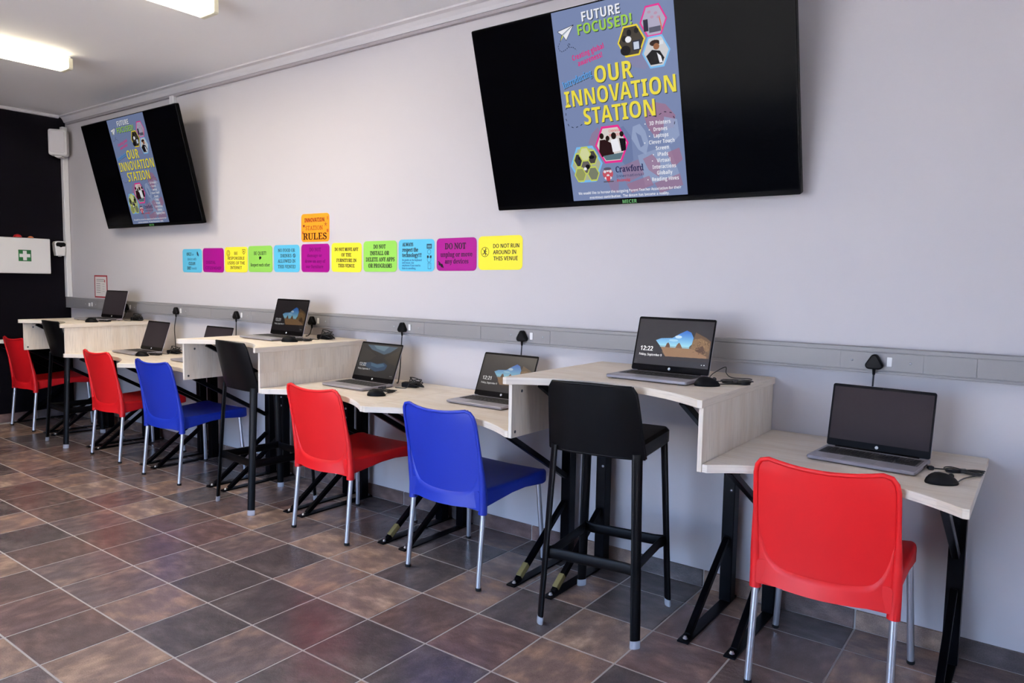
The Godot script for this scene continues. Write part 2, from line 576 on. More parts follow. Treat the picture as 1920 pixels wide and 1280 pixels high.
func floor_tiles() -> void:
	var slab_ := struct("floor", boxmesh(Vector3(XL - 0.2, -0.15, -0.2), Vector3(XR + 0.2, -0.0016, ZF + 0.2)), M.grout)
	# a square tile with a soft arris, and the cut tile of the row along the wall
	var s := PITCH / 2 - 0.0038
	grain = 4
	uv_box = Rect2(-s, -s, s * 2, s * 2)
	var st := begin()
	box(st, Vector3(-s, -0.008, -s), Vector3(s, 0, s), 0.0012)
	var square := finish(st)
	var z1 := (1.0 - 0.335) * PITCH - 0.0038
	st = begin()
	box(st, Vector3(-s, -0.008, 0.004), Vector3(s, 0, z1), 0.0012)
	var cut := finish(st)
	grain = 0
	var cam: Camera3D = get_node("camera")
	var inv := cam.global_transform.affine_inverse()
	var seen := []
	var rest := begin()
	var c0 := int(floor(XL / PITCH)) - 1
	var c1 := int(ceil(XR / PITCH))
	for row in range(0, 20):
		for c in range(c0, c1 + 1):
			var at := Vector3((c + 0.5) * PITCH, 0, 0.0 if row == 0 else (row - 0.335 + 0.5) * PITCH)
			if at.x - s < XL - 0.16 or at.x + s > XR + 0.16 or at.z + s > ZF + 0.16: continue
			var near := false
			for e in [Vector3(-s, 0, -s), Vector3(s, 0, -s), Vector3(s, 0, s), Vector3(-s, 0, s)]:
				var q: Vector3 = inv * (at + e)
				if q.z < -0.1 and absf(q.x / q.z) < 0.715 and absf(q.y / q.z) < 0.48: near = true
			if near: seen.append([(inv * at).length(), row, at])
			else:
				XF = Transform3D(Basis.IDENTITY, at)
				grain = 4
				uv_box = Rect2(-s, -s, s * 2, s * 2)
				if row == 0: box(rest, Vector3(-s, -0.008, 0.004), Vector3(s, 0, z1))
				else: box(rest, Vector3(-s, -0.008, -s), Vector3(s, 0, s))
				XF = Transform3D.IDENTITY
				grain = 0
	seen.sort_custom(func(a, b): return a[0] < b[0])
	for i in seen.size():
		var k := rng.randi() % 8
		var turn := rng.randi() % 4
		var o := part("tile", cut if seen[i][1] == 0 else square, M.tiles[k], slab_, seen[i][2])
		if seen[i][1] > 0: o.rotation.y = turn * PI / 2
	var r := part("tiles_beyond", finish(rest), M.tiles[1], slab_)
	r.set_meta("kind", "stuff")
	print("tiles seen ", seen.size())
	# skirting tiles on the back wall and the dark wall
	var base := struct("baseboard_back", boxmesh(Vector3(XL, 0, 0), Vector3(XR, 0.082, 0.006)), M.grout)
	grain = 3
	uv_box = Rect2(-s, 0.0, s * 2, s * 2)
	st = begin()
	XF = Transform3D.IDENTITY
	box(st, Vector3(-s, 0.003, 0.0), Vector3(s, 0.083, 0.011), 0.0015)
	var skirt := finish(st)
	grain = 0
	for c in range(c0 + 1, c1):
		var at := Vector3((c + 0.5) * PITCH, 0, 0)
		if at.x - s < XL + 0.0 or at.x > 3.2: continue
		part("tile", skirt, M.tiles[rng.randi() % 8], base, at)
	var left := struct("baseboard_left", boxmesh(Vector3(XL, 0, 0.012), Vector3(XL + 0.006, 0.082, ZF)), M.grout)
	for k in 7:
		var o := part("tile", skirt, M.tiles[rng.randi() % 8], left, Vector3(XL, 0, 0.18 + k * PITCH))
		o.rotation.y = PI / 2

# ------------------------------------------------------------------ fittings on the walls
func wall_fittings() -> void:
	# grey dado trunking
	var t := thing("cable_trunking", "long grey metal cable trunking with sockets running along the wall", "trunking", Vector3(0, 1.085, 0))
	var x0 := XL + 0.005
	var x1 := XR - 0.02
	part("channel", boxmesh(Vector3(x0, 0, 0.001), Vector3(x1, 0.102, 0.046), 0.002), M.trunk, t)
	part("top_lip", boxmesh(Vector3(x0, 0.086, 0.046), Vector3(x1, 0.102, 0.05), 0.0015), M.trunk, t)
	part("bottom_lip", boxmesh(Vector3(x0, 0.0, 0.046), Vector3(x1, 0.010, 0.05), 0.0015), M.trunk, t)
	var cuts := [x0, -4.02, -2.75, -1.35, -0.02, 1.15, 2.35, x1]
	for i in cuts.size() - 1:
		part("cover", boxmesh(Vector3(cuts[i] + 0.001, 0.0125, 0.045), Vector3(cuts[i + 1] - 0.001, 0.0835, 0.0485), 0.001), M.trunk, t)
	var plugs := [-4.83, -4.09, -3.243, -2.382, -1.487, -0.624, 0.281, 1.15, 2.006]
	var rocker := boxmesh(Vector3(-0.0095, -0.019, 0), Vector3(0.0095, 0.019, 0.005), 0.0015)
	var plate := boxmesh(Vector3(-0.15, -0.0345, 0), Vector3(0.15, 0.0345, 0.0022), 0.001)
	var screw := begin()
	XF = Transform3D(Basis(Vector3.RIGHT, PI / 2), Vector3.ZERO)
	lathe(screw, [Vector2(0.0045, 0), Vector2(0.004, 0.0015), Vector2(0.0, 0.002)], 10)
	XF = Transform3D.IDENTITY
	var screw_mesh := finish(screw)
	for x in plugs:
		var p := part("socket_plate", plate, M.trunk, t, Vector3(x + 0.02, 0.048, 0.0485))
		part("screw", screw_mesh, M.bolt, p, Vector3(-0.105, 0, 0.0022))
		part("screw", screw_mesh, M.bolt, p, Vector3(0.105, 0, 0.0022))
		part("rocker_switch", rocker, M.white, p, Vector3(0.032, 0.001, 0.002))
		if x == -4.83: part("socket_face", boxmesh(Vector3(-0.02, -0.02, 0), Vector3(0.012, 0.012, 0.003), 0.001), M.white, p, Vector3(-0.02, 0.0, 0.002))
	# plugs with cables dropping to the desk tops
	var tris := PackedVector2Array()
	var corners := [Vector2(0, 0.017), Vector2(-0.0175, -0.013), Vector2(0.0175, -0.013)]
	for i in 3:
		var a0: float = [0.0, TAU / 3, 2 * TAU / 3][i] + PI / 6
		for k in 6:
			var a := a0 + (TAU / 3) * k / 5.0
			tris.append(corners[i] + Vector2(cos(a), sin(a)) * 0.0145)
	var names := {
		-4.09: "black three-pin plug half hidden behind the laptop near the dark wall", -3.243: "black plug with cable hanging, second socket from the dark wall",
		-2.382: "black plug above the laptop hidden by the middle raised desk", -1.487: "black plug just right of the laptop on the middle raised desk",
		-0.624: "black plug behind the laptop showing a mountain lake", 0.281: "black plug above the low laptop showing a sea cave",
		2.006: "large black plug above the rightmost laptop"}
	var drop := {-4.09: HIGH, -3.243: LOW, -2.382: LOW, -1.487: HIGH, -0.624: LOW, 0.281: LOW, 2.006: LOW}
	for x in names:
		var o := thing("power_plug", names[x], "plug", Vector3(x, 1.131, 0.0505), 0.0, "plugs in the grey trunking")
		var st := begin()
		slab(st, tris, 0.0, 0.03, 0.005)
		part("plug_body", finish(st), M.black_plastic, o)
		st = begin()
		tube(st, [Vector3(0, -0.02, 0.016), Vector3(0, -0.035, 0.016), Vector3(0, -0.05, 0.015)], [0.0075, 0.006, 0.005], 8)
		part("strain_relief", finish(st), M.black_plastic, o)
		st = begin()
		var end: float = drop[x] - 1.131 + 0.005
		var wob := 0.045 if x == -3.243 else (-0.02 if x == -2.382 else 0.004)
		var pts := [Vector3(0, -0.045, 0.015), Vector3(-wob * 0.3, -0.045 + (end + 0.045) * 0.35, 0.022), Vector3(wob * 0.2, -0.045 + (end + 0.045) * 0.7, 0.03), Vector3(wob, end, 0.05), Vector3(wob + 0.03, end + 0.001, 0.09)]
		rope(st, pts, 0.0035)
		part("cable", finish(st), M.cable, o)
	# grey conduit under the cornice
	t = thing("conduit_strip", "thin grey double conduit running under the ceiling cornice", "conduit", Vector3(0, 2.872, 0))
	part("upper_channel", boxmesh(Vector3(XL + 0.06, 0.018, 0.0005), Vector3(XR - 0.01, 0.026, 0.012), 0.001), M.conduit, t)
	part("upper_cover", boxmesh(Vector3(XL + 0.06, 0.0, 0.0005), Vector3(XR - 0.01, 0.018, 0.026), 0.002), M.conduit, t)
	# white duct in the corner
	t = thing("corner_duct", "white vertical cable duct in the corner by the dark wall", "duct", Vector3(XL, 1.19, 0))
	part("duct_channel", boxmesh(Vector3(0.002, 0.0, 0.002), Vector3(0.052, 1.66, 0.052), 0.003), M.white, t)
	part("duct_cover", boxmesh(Vector3(0.05, 0.0, 0.006), Vector3(0.056, 1.66, 0.048), 0.002), M.white, t)
	# short white duct feeding the far television
	t = thing("cable_duct", "short white cable duct above the far television", "duct", Vector3(-3.31, 2.60, 0))
	part("duct_channel", boxmesh(Vector3(-0.03, 0.0, 0.001), Vector3(0.03, 0.28, 0.03), 0.003), M.white, t)
	part("duct_cover", boxmesh(Vector3(-0.026, 0.0, 0.03), Vector3(0.026, 0.28, 0.034), 0.002), M.white, t)
	# loudspeaker in the corner
	t = thing("loudspeaker", "small white wall loudspeaker high in the corner", "loudspeaker", Vector3(-5.22, 2.55, 0.12), 0.95)
	var sp := begin()
	slab(sp, rounded(0.155, 0.245, 0.02), -0.06, 0.05, 0.012)
	part("cabinet", finish(sp), M.white, t, Vector3(0, 0.125, 0))
	sp = begin()
	slab(sp, rounded(0.125, 0.21, 0.018), 0.0, 0.006, 0.003)
	part("grille", finish(sp), M.cornice, t, Vector3(0, 0.128, 0.05))
	part("bracket", boxmesh(Vector3(-0.03, -0.012, -0.09), Vector3(0.03, 0.0, 0.03), 0.002), M.white, t)
	part("knob", boxmesh(Vector3(-0.015, -0.02, 0.0), Vector3(0.015, 0.0, 0.03), 0.004), M.white, t)
	# first aid cabinet on the dark wall
	t = thing("first_aid_cabinet", "white first aid cabinet with green cross on the dark wall", "cabinet", Vector3(XL, 1.416, 0.40))
	part("body", boxmesh(Vector3(0.001, 0, -0.19), Vector3(0.10, 0.335, 0.36), 0.004), M.white, t)
	part("door", boxmesh(Vector3(0.10, 0.004, -0.186), Vector3(0.112, 0.331, 0.356), 0.003), M.white, t)
	part("green_square", boxmesh(Vector3(0.112, 0.115, -0.02), Vector3(0.1128, 0.222, 0.087)), M.green, t)
	var cross := begin()
	box(cross, Vector3(0.1126, 0.153, -0.011), Vector3(0.1136, 0.184, 0.078))
	box(cross, Vector3(0.1126, 0.124, 0.018), Vector3(0.1137, 0.213, 0.049))
	part("white_cross", finish(cross), M.white, t)
	var bell := begin()
	lathe(bell, [Vector2(0.035, 0), Vector2(0.034, 0.012), Vector2(0.025, 0.025), Vector2(0.008, 0.032), Vector2(0, 0.033)])
	var b := thing("red_button", "small red dome standing on top of the first aid cabinet", "button", Vector3(XL + 0.06, 1.752, 0.47))
	part("dome", finish(bell), mat(Color(0.7, 0.06, 0.08), 0.4), b)
	part("base_ring", boxmesh(Vector3(-0.036, -0.0005, -0.036), Vector3(0.036, 0.004, 0.036), 0.002), M.black_plastic, b)
	bell = begin()
	lathe(bell, [Vector2(0.026, 0), Vector2(0.024, 0.008), Vector2(0.012, 0.018), Vector2(0, 0.02)])
	b = thing("orange_knob", "small orange knob on top of the first aid cabinet", "knob", Vector3(XL + 0.06, 1.752, 0.36))
	part("dome", finish(bell), mat(Color(0.95, 0.55, 0.35), 0.4), b)
	part("base_ring", boxmesh(Vector3(-0.028, -0.0005, -0.028), Vector3(0.028, 0.003, 0.028), 0.001), M.black_plastic, b)
	# soap dispenser
	t = thing("soap_dispenser", "white rounded soap dispenser with dark window beside the corner duct", "dispenser", Vector3(XL + 0.001, 1.595, 0.105), PI / 2)
	sp = begin()
	var pr := PackedVector2Array()
	for q in [[0.038, 0.0], [0.047, 0.05], [0.052, 0.115], [0.045, 0.135], [0.02, 0.143], [-0.02, 0.143], [-0.045, 0.135], [-0.052, 0.115], [-0.047, 0.05], [-0.038, 0.0]]:
		pr.append(Vector2(q[0], q[1]))
	slab(sp, pr, 0.0, 0.075, 0.008)
	part("housing", finish(sp), M.white, t)
	sp = begin()
	var win := PackedVector2Array([Vector2(0.0, 0.082), Vector2(0.018, 0.09), Vector2(0.04, 0.092), Vector2(0.045, 0.115), Vector2(0.03, 0.13), Vector2(-0.03, 0.13), Vector2(-0.045, 0.115), Vector2(-0.04, 0.092), Vector2(-0.018, 0.09)])
	slab(sp, win, 0.074, 0.078, 0.001)
	part("dark_window", finish(sp), M.black_plastic, t)
	part("nozzle", boxmesh(Vector3(-0.012, -0.008, 0.03), Vector3(0.012, 0.0, 0.055), 0.002), M.white, t)

# ------------------------------------------------------------------ ceiling lamps
func lamps() -> void:
	var glow := mat(Color(0.95, 0.94, 0.88), 0.5)
	glow.emission_enabled = true
	glow.emission = Color(1.0, 0.95, 0.82)
	glow.emission_energy_multiplier = 8.0
	var cap := mat(Color(0.88, 0.86, 0.76), 0.5)
	var spots := [[-1.31, 0.88, "lit fluorescent batten nearest the top edge of the picture"], [-3.19, 0.85, "lit fluorescent batten at the left, nearer the dark wall"]]
	for s in spots:
		var t := thing("ceiling_lamp", s[2], "lamp", Vector3(s[0], CEIL, s[1]), 0.0, "fluorescent battens on the ceiling")
		var l := 1.5
		part("spine", boxmesh(Vector3(-0.045, -0.035, 0.0), Vector3(0.045, -0.0005, l), 0.003), M.white, t)
		var st := begin()
		var prof := PackedVector2Array([Vector2(-0.066, -0.092), Vector2(0.066, -0.092), Vector2(0.072, -0.086), Vector2(0.072, -0.032), Vector2(-0.072, -0.032), Vector2(-0.072, -0.086)])
		slab(st, prof, 0.028, l - 0.028)
		part("diffuser", finish(st), glow, t)
		st = begin()
		prof = PackedVector2Array([Vector2(-0.068, -0.096), Vector2(0.068, -0.096), Vector2(0.076, -0.088), Vector2(0.076, -0.022), Vector2(-0.076, -0.022), Vector2(-0.076, -0.088)])
		slab(st, prof, 0.0, 0.028, 0.002)
		part("end_cap", finish(st), cap, t)
		st = begin()
		slab(st, prof, l - 0.028, l, 0.002)
		part("end_cap", finish(st), cap, t)
		var a := AreaLight3D.new()
		a.name = "tube_light"
		a.area_size = Vector2(0.13, 1.42)
		a.light_color = Color(1.0, 0.95, 0.87)
		a.light_energy = TUBE
		a.area_range = 20.0
		a.area_attenuation = 2.0
		a.shadow_enabled = true
		t.add_child(a)
		a.position = Vector3(0, -0.099, l / 2)
		a.rotation.x = -PI / 2

# ------------------------------------------------------------------ desks
func desk_top(w: float, depth: float, bay: float) -> PackedVector2Array:   # x to the right, y away from the wall; a shallow bay for the sitter
	var p := PackedVector2Array([Vector2(-w / 2, 0.004), Vector2(w / 2, 0.004), Vector2(w / 2, depth)])
	var f := 0.018
	for k in 21:
		var t := k / 20.0
		p.append(Vector2(lerpf(w / 2 - f, -w / 2 + f, t), depth - bay * (1.0 - pow(absf(2.0 * t - 1.0), 2.0))))
	p.append(Vector2(-w / 2, depth))
	return p

func desks() -> void:
	var units := [
		["low", -5.33, -4.475, "low wooden desk in the corner against the dark wall", 0.72, 0.20],
		["high", -4.475, -3.655, "raised wooden desk nearest the dark wall", 0.78, 0.165],
		["low", -3.655, -2.745, "low wooden desk just right of the farthest raised desk", 0.765, 0.175],
		["low", -2.745, -1.835, "low wooden desk just left of the middle raised desk", 0.78, 0.175],
		["high", -1.835, -1.015, "raised wooden desk in the middle of the row", 0.83, 0.185],
		["low", -1.015, -0.16, "low wooden desk just right of the middle raised desk", 0.80, 0.155],
		["low", -0.16, 0.745, "low wooden desk just left of the nearest raised desk", 0.80, 0.155],
		["high", 0.745, 1.60, "raised wooden desk nearest the camera", 0.835, 0.165],
		["low", 1.60, 2.405, "low wooden desk at the right end of the row", 0.80, 0.175]]
	for u in units:
		var x0: float = u[1]
		var x1: float = u[2]
		var w := x1 - x0
		var high: bool = u[0] == "high"
		var y := HIGH if high else LOW
		var t := thing("raised_desk" if high else "low_desk", u[3], "desk", Vector3((x0 + x1) / 2, 0, 0), 0.0, "raised desks" if high else "low desks")
		uv_off = Vector2(rng.randf(), rng.randf())
		var st := begin()
		XF = Transform3D(Basis(Vector3.RIGHT, Vector3.BACK, Vector3.DOWN), Vector3(0, y, 0))
		slab(st, desk_top(w + (0.012 if high else -0.002), u[4], u[5]), 0.0, 0.030, 0.0015)
		XF = Transform3D.IDENTITY
		part("desktop", finish(st), M.wood, t)
		if high:
			for s in [-1.0, 1.0]:
				uv_off = Vector2(rng.randf(), rng.randf())
				grain = 1
				var px: float = s * (w / 2 - 0.0095)
				var panel := part("side_panel", boxmesh(Vector3(px - 0.0085, LOW - 0.03, 0.004), Vector3(px + 0.0085, HIGH - 0.0305, u[4] - 0.033), 0.001), M.wood, t)
				grain = 0
				for q in [[0.96, u[4] - 0.105], [0.79, u[4] - 0.06]]:
					var sc := begin()
					XF = Transform3D(Basis(Vector3.BACK, PI / 2 * s), Vector3(px - s * 0.0085, q[0], q[1]))
					lathe(sc, [Vector2(0.007, 0.0), Vector2(0.0062, 0.001), Vector2(0.0, 0.0014)], 12)
					XF = Transform3D.IDENTITY
					part("screw_cap", finish(sc), M.frame, panel)
		uv_off = Vector2.ZERO
		# two steel frames
		for s in [-1.0, 1.0]:
			var gap := 0.05 if s < 0 else 0.11
			if x0 < -5.0 and s < 0: gap = 0.03
			if absf(x0 - 0.745) < 0.01: gap = 0.066 if s < 0 else 0.14
			if absf(x0 + 0.16) < 0.01 and s > 0: gap = 0.14
			if x0 > 1.5 and s > 0: gap = 0.075
			if high and x0 < 0.0 and s > 0: gap = 0.085
			var fx: float = s * (w / 2 - gap)
			var top := y - 0.031
			var pl := part("floor_plate", boxmesh(Vector3(fx - 0.023, 0.0005, 0.014), Vector3(fx + 0.023, 0.009, 0.575), 0.001), M.black_steel, t)
			for bz in [0.545, 0.03]:
				var bt := begin()
				XF = Transform3D(Basis.IDENTITY, Vector3(fx, 0.009, bz))
				lathe(bt, [Vector2(0.011, 0.0), Vector2(0.011, 0.002), Vector2(0.0075, 0.002), Vector2(0.0075, 0.009), Vector2(0.0, 0.010)], 6)
				XF = Transform3D.IDENTITY
				part("bolt", finish(bt), M.bolt, pl)
			var post := part("post", boxmesh(Vector3(fx - 0.027, 0.009, 0.05), Vector3(fx + 0.027, top - 0.006, 0.11), 0.003), M.black_steel, t)
			if high:
				for by in [0.52, 0.58]:
					var bt := begin()
					XF = Transform3D(Basis(Vector3.RIGHT, PI / 2), Vector3(fx + 0.012, by, 0.11))
					lathe(bt, [Vector2(0.007, 0.0), Vector2(0.007, 0.005), Vector2(0.0, 0.006)], 6)
					XF = Transform3D.IDENTITY
					part("bolt", finish(bt), M.bolt, post)
			st = begin()
			bar(st, Vector3(fx, 0.012, 0.52), Vector3(fx, 0.30, 0.115), 0.026, 0.026)
			var br := part("lower_brace", finish(st), M.black_steel, t)
			if (s > 0 and x0 > -1.1 and x0 < 0.0) or (s < 0 and absf(x0 - 0.745) < 0.01):
				st = begin()
				bar(st, Vector3(fx, 0.026, 0.506), Vector3(fx, 0.07, 0.445), 0.0275, 0.0275)
				part("yellow_tape", finish(st), M.tape, br)
			st = begin()
			bar(st, Vector3(fx, top - 0.33, 0.115), Vector3(fx, top - 0.012, 0.66), 0.026, 0.026)
			part("upper_brace", finish(st), M.black_steel, t)
			part("top_bar", boxmesh(Vector3(fx - 0.02, top - 0.006, 0.05), Vector3(fx + 0.02, top, 0.69), 0.001), M.black_steel, t)

# ------------------------------------------------------------------ televisions
func hexagon(x: float, y: float, rx: float, ry: float) -> PackedVector2Array:
	var p := PackedVector2Array()
	for k in 6:
		p.append(Vector2(x + rx * cos(TAU * k / 6), y + ry * 1.1547 * sin(TAU * k / 6)))
	return p

func blend(c: Canvas, pts: Array, col: Color, a := 1.0) -> void:
	var p := PackedVector2Array()
	for q in pts: p.append(Vector2(q[0] * c.w, q[1] * c.h))
	c.poly(p, col, a)

func poster() -> ImageTexture:
	var w := 640
	var h := 928
	var c := Canvas.new(w, h, Color(0.50, 0.56, 0.72))
	# faint coat of arms behind the words
	var rose := Color(0.66, 0.47, 0.58)
	var pale := Color(0.62, 0.68, 0.82)
	var steel := Color(0.42, 0.48, 0.65)
	blend(c, [[0.70, 0.58], [0.78, 0.52], [0.88, 0.54], [0.95, 0.60], [0.93, 0.66], [0.84, 0.66], [0.78, 0.70], [0.72, 0.64]], rose, 0.75)
	blend(c, [[0.60, 0.63], [0.66, 0.62], [0.70, 0.66], [0.72, 0.72], [0.69, 0.78], [0.63, 0.75], [0.58, 0.69]], pale, 0.9)
	blend(c, [[0.62, 0.66], [0.66, 0.68], [0.68, 0.73], [0.65, 0.74]], steel, 0.7)
	blend(c, [[0.44, 0.64], [0.52, 0.62], [0.58, 0.68], [0.58, 0.80], [0.52, 0.84], [0.46, 0.78]], steel, 0.6)
	blend(c, [[0.86, 0.60], [0.96, 0.62], [0.97, 0.70], [0.90, 0.74], [0.84, 0.70]], pale, 0.8)
	blend(c, [[0.62, 0.78], [0.88, 0.74], [0.95, 0.90], [0.66, 0.94]], pale, 0.7)
	blend(c, [[0.66, 0.80], [0.74, 0.78], [0.80, 0.83], [0.78, 0.90], [0.70, 0.86]], rose, 0.65)
	blend(c, [[0.86, 0.78], [0.96, 0.76], [0.98, 0.82], [0.90, 0.86]], rose, 0.75)
	blend(c, [[0.46, 0.83], [0.62, 0.80], [0.66, 0.88], [0.50, 0.92]], rose, 0.55)
	blend(c, [[0.50, 0.925], [0.70, 0.89], [0.73, 0.94], [0.54, 0.975]], rose, 0.7)
	blend(c, [[0.74, 0.93], [0.95, 0.89], [0.97, 0.95], [0.78, 0.985]], rose, 0.65)
	blend(c, [[0.24, 0.64], [0.30, 0.61], [0.34, 0.68], [0.26, 0.72], [0.20, 0.69]], rose, 0.5)
	blend(c, [[0.34, 0.90], [0.44, 0.90], [0.42, 0.97], [0.36, 0.96]], rose, 0.45)
	blend(c, [[0.60, 0.26], [0.88, 0.24], [0.90, 0.30], [0.74, 0.36], [0.62, 0.33]], Color(0.60, 0.52, 0.66), 0.4)
	# words
	var white := Color(0.97, 0.97, 1.0)
	var yellow := Color(0.98, 0.91, 0.30)
	var green := Color(0.66, 0.86, 0.33)
	var dark := Color(0.20, 0.24, 0.22)
	var put := func(s: String, f: Font, cap: float, u0: float, u1: float, v: float, col: Color, shade: bool, turn := 0.0):
		if shade: c.text(s, f, cap * h, (u0 + u1) / 2 * w + 4, v * h + 4, dark, (u1 - u0) * w, turn, 0.8)
		c.text(s, f, cap * h, (u0 + u1) / 2 * w, v * h, col, (u1 - u0) * w, turn)
	put.call("FUTURE", sans_b, 0.046, 0.263, 0.585, 0.051, white, true)
	put.call("FOCUSED!", sans_b, 0.050, 0.215, 0.672, 0.110, green, true)
	put.call("Creating global", sans_b, 0.026, 0.14, 0.425, 0.226, Color(0.93, 0.16, 0.50), false, -0.17)
	put.call("awareness!", sans_b, 0.026, 0.185, 0.405, 0.262, Color(0.93, 0.16, 0.50), false, -0.17)
	put.call("Introducing", serif_b, 0.034, 0.025, 0.30, 0.350, Color(0.36, 0.67, 0.98), true, -0.23)
	put.call("OUR", sans_b, 0.083, 0.319, 0.643, 0.345, yellow, true)
	put.call("INNOVATION", sans_b, 0.083, 0.031, 0.972, 0.446, yellow, true)
	put.call("STATION", sans_b, 0.083, 0.185, 0.796, 0.547, yellow, true)
	# paper plane and its dotted trail
	blend(c, [[0.186, 0.08], [0.037, 0.097], [0.075, 0.118]], white)
	blend(c, [[0.186, 0.08], [0.075, 0.118], [0.085, 0.123]], Color(0.75, 0.80, 0.86))
	blend(c, [[0.186, 0.08], [0.085, 0.123], [0.108, 0.148]], white)
	blend(c, [[0.075, 0.118], [0.051, 0.150], [0.087, 0.125]], Color(0.86, 0.87, 0.40))
	for e in [[0.186, 0.08, 0.037, 0.097], [0.037, 0.097, 0.075, 0.118], [0.186, 0.08, 0.075, 0.118], [0.186, 0.08, 0.108, 0.148], [0.108, 0.148, 0.085, 0.123], [0.075, 0.118, 0.051, 0.150]]:
		c.line(e[0] * w, e[1] * h, e[2] * w, e[3] * h, 2.0, Color(0.12, 0.14, 0.2))
	var trail := []
	for q in [[0.045, 0.155], [0.03, 0.17], [0.035, 0.19], [0.06, 0.20], [0.10, 0.192], [0.135, 0.175], [0.135, 0.165], [0.115, 0.17], [0.125, 0.185], [0.16, 0.188], [0.19, 0.205]]: trail.append(Vector2(q[0] * w, q[1] * h))
	c.dashes(trail, 2.5, 7, 5, Color(0.12, 0.14, 0.2))
	trail = []
	for q in [[0.06, 0.46], [0.03, 0.50], [0.02, 0.545], [0.04, 0.585], [0.09, 0.60], [0.15, 0.59], [0.19, 0.575]]: trail.append(Vector2(q[0] * w, q[1] * h))
	c.dashes(trail, 3, 12, 16, Color(0.10, 0.11, 0.18))
	trail = []
	for q in [[0.74, 0.585], [0.80, 0.595], [0.86, 0.575], [0.92, 0.585], [0.945, 0.62], [0.93, 0.66]]: trail.append(Vector2(q[0] * w, q[1] * h))
	c.dashes(trail, 3, 12, 16, Color(0.10, 0.11, 0.18))
	# framed pictures: people at tables, seen small
	var pink := Color(0.95, 0.22, 0.60)
	var gold := Color(0.96, 0.86, 0.25)
	var sky := Color(0.50, 0.77, 0.98)
	var ink := Color(0.10, 0.09, 0.11)
	var frames := [[0.837, 0.142, 0.107, 0.073, pink, Color(0.72, 0.70, 0.80)], [0.653, 0.214, 0.113, 0.074, gold, Color(0.28, 0.25, 0.22)], [0.84, 0.286, 0.111, 0.075, sky, Color(0.84, 0.84, 0.86)],
		[0.405, 0.708, 0.149, 0.098, pink, Color(0.88, 0.85, 0.84)], [0.160, 0.802, 0.149, 0.098, sky, Color(0.70, 0.72, 0.62)]]
	for f in frames:
		c.poly(hexagon(f[0] * w, f[1] * h, f[2] * w, f[3] * h), f[4])
		c.poly(hexagon(f[0] * w, f[1] * h, f[2] * w * 0.88, f[3] * h * 0.88), f[5])
	c.rect(0.76 * w, 0.13 * h, 0.795 * w, 0.185 * h, Color(0.16, 0.16, 0.24))
	c.rect(0.80 * w, 0.17 * h, 0.89 * w, 0.195 * h, Color(0.36, 0.36, 0.44))
	c.line(0.885 * w, 0.13 * h, 0.90 * w, 0.19 * h, 5, Color(0.88, 0.45, 0.30))
	for q in [[0.81, 0.10], [0.86, 0.11], [0.88, 0.13], [0.83, 0.125]]: c.oval(q[0] * w, q[1] * h, 9, 6, Color(0.80, 0.55, 0.66), 0.6)
	c.oval(0.60 * w, 0.20 * h, 13, 14, ink); c.oval(0.64 * w, 0.175 * h, 12, 15, ink); c.oval(0.70 * w, 0.17 * h, 12, 12, ink)
	c.oval(0.60 * w, 0.255 * h, 26, 22, ink); c.oval(0.63 * w, 0.205 * h, 16, 14, white)
	c.rect(0.66 * w, 0.215 * h, 0.725 * w, 0.262 * h, Color(0.12, 0.14, 0.24)); c.rect(0.668 * w, 0.222 * h, 0.712 * w, 0.258 * h, Color(0.82, 0.86, 0.94))
	c.oval(0.835 * w, 0.245 * h, 26, 13, Color(0.20, 0.13, 0.12)); c.oval(0.845 * w, 0.262 * h, 15, 14, Color(0.62, 0.40, 0.28))
	c.rect(0.87 * w, 0.238 * h, 0.90 * w, 0.256 * h, Color(0.90, 0.92, 0.95))
	blend(c, [[0.76, 0.30], [0.81, 0.275], [0.87, 0.285], [0.90, 0.32], [0.88, 0.345], [0.79, 0.345]], ink)
	blend(c, [[0.845, 0.29], [0.875, 0.31], [0.885, 0.34], [0.86, 0.34]], white)
	c.text("CHANGE", sans_b, 0.013 * h, 0.44 * w, 0.638 * h, Color(0.90, 0.50, 0.50), 62.0)
	c.text("MAKERS", sans_b, 0.013 * h, 0.44 * w, 0.660 * h, Color(0.90, 0.50, 0.50), 62.0)
	for q in [[0.325, 0.66, 12], [0.375, 0.675, 11], [0.43, 0.665, 14], [0.50, 0.66, 11]]: c.oval(q[0] * w, q[1] * h, q[2], q[2] * 1.2, Color(0.15, 0.10, 0.09))
	blend(c, [[0.29, 0.74], [0.305, 0.68], [0.35, 0.68], [0.40, 0.70], [0.42, 0.76], [0.31, 0.77]], Color(0.18, 0.09, 0.10))
	blend(c, [[0.40, 0.685], [0.46, 0.68], [0.48, 0.745], [0.41, 0.75]], white)
	blend(c, [[0.475, 0.68], [0.53, 0.685], [0.525, 0.745], [0.485, 0.75]], ink)
	blend(c, [[0.32, 0.765], [0.50, 0.755], [0.47, 0.79], [0.345, 0.79]], Color(0.38, 0.48, 0.52))
	var cells := [[0.10, 0.775], [0.215, 0.765], [0.155, 0.815], [0.095, 0.855], [0.215, 0.855], [0.155, 0.745]]
	for i in 6:
		c.poly(hexagon(cells[i][0] * w, cells[i][1] * h, 0.058 * w, 0.040 * h), Color(0.80, 0.84, 0.40))
		c.poly(hexagon(cells[i][0] * w, cells[i][1] * h, 0.047 * w, 0.032 * h), [Color(0.24, 0.24, 0.24), Color(0.30, 0.28, 0.28), Color(0.42, 0.40, 0.40), Color(0.62, 0.64, 0.40), Color(0.50, 0.52, 0.44), Color(0.86, 0.88, 0.66)][i])
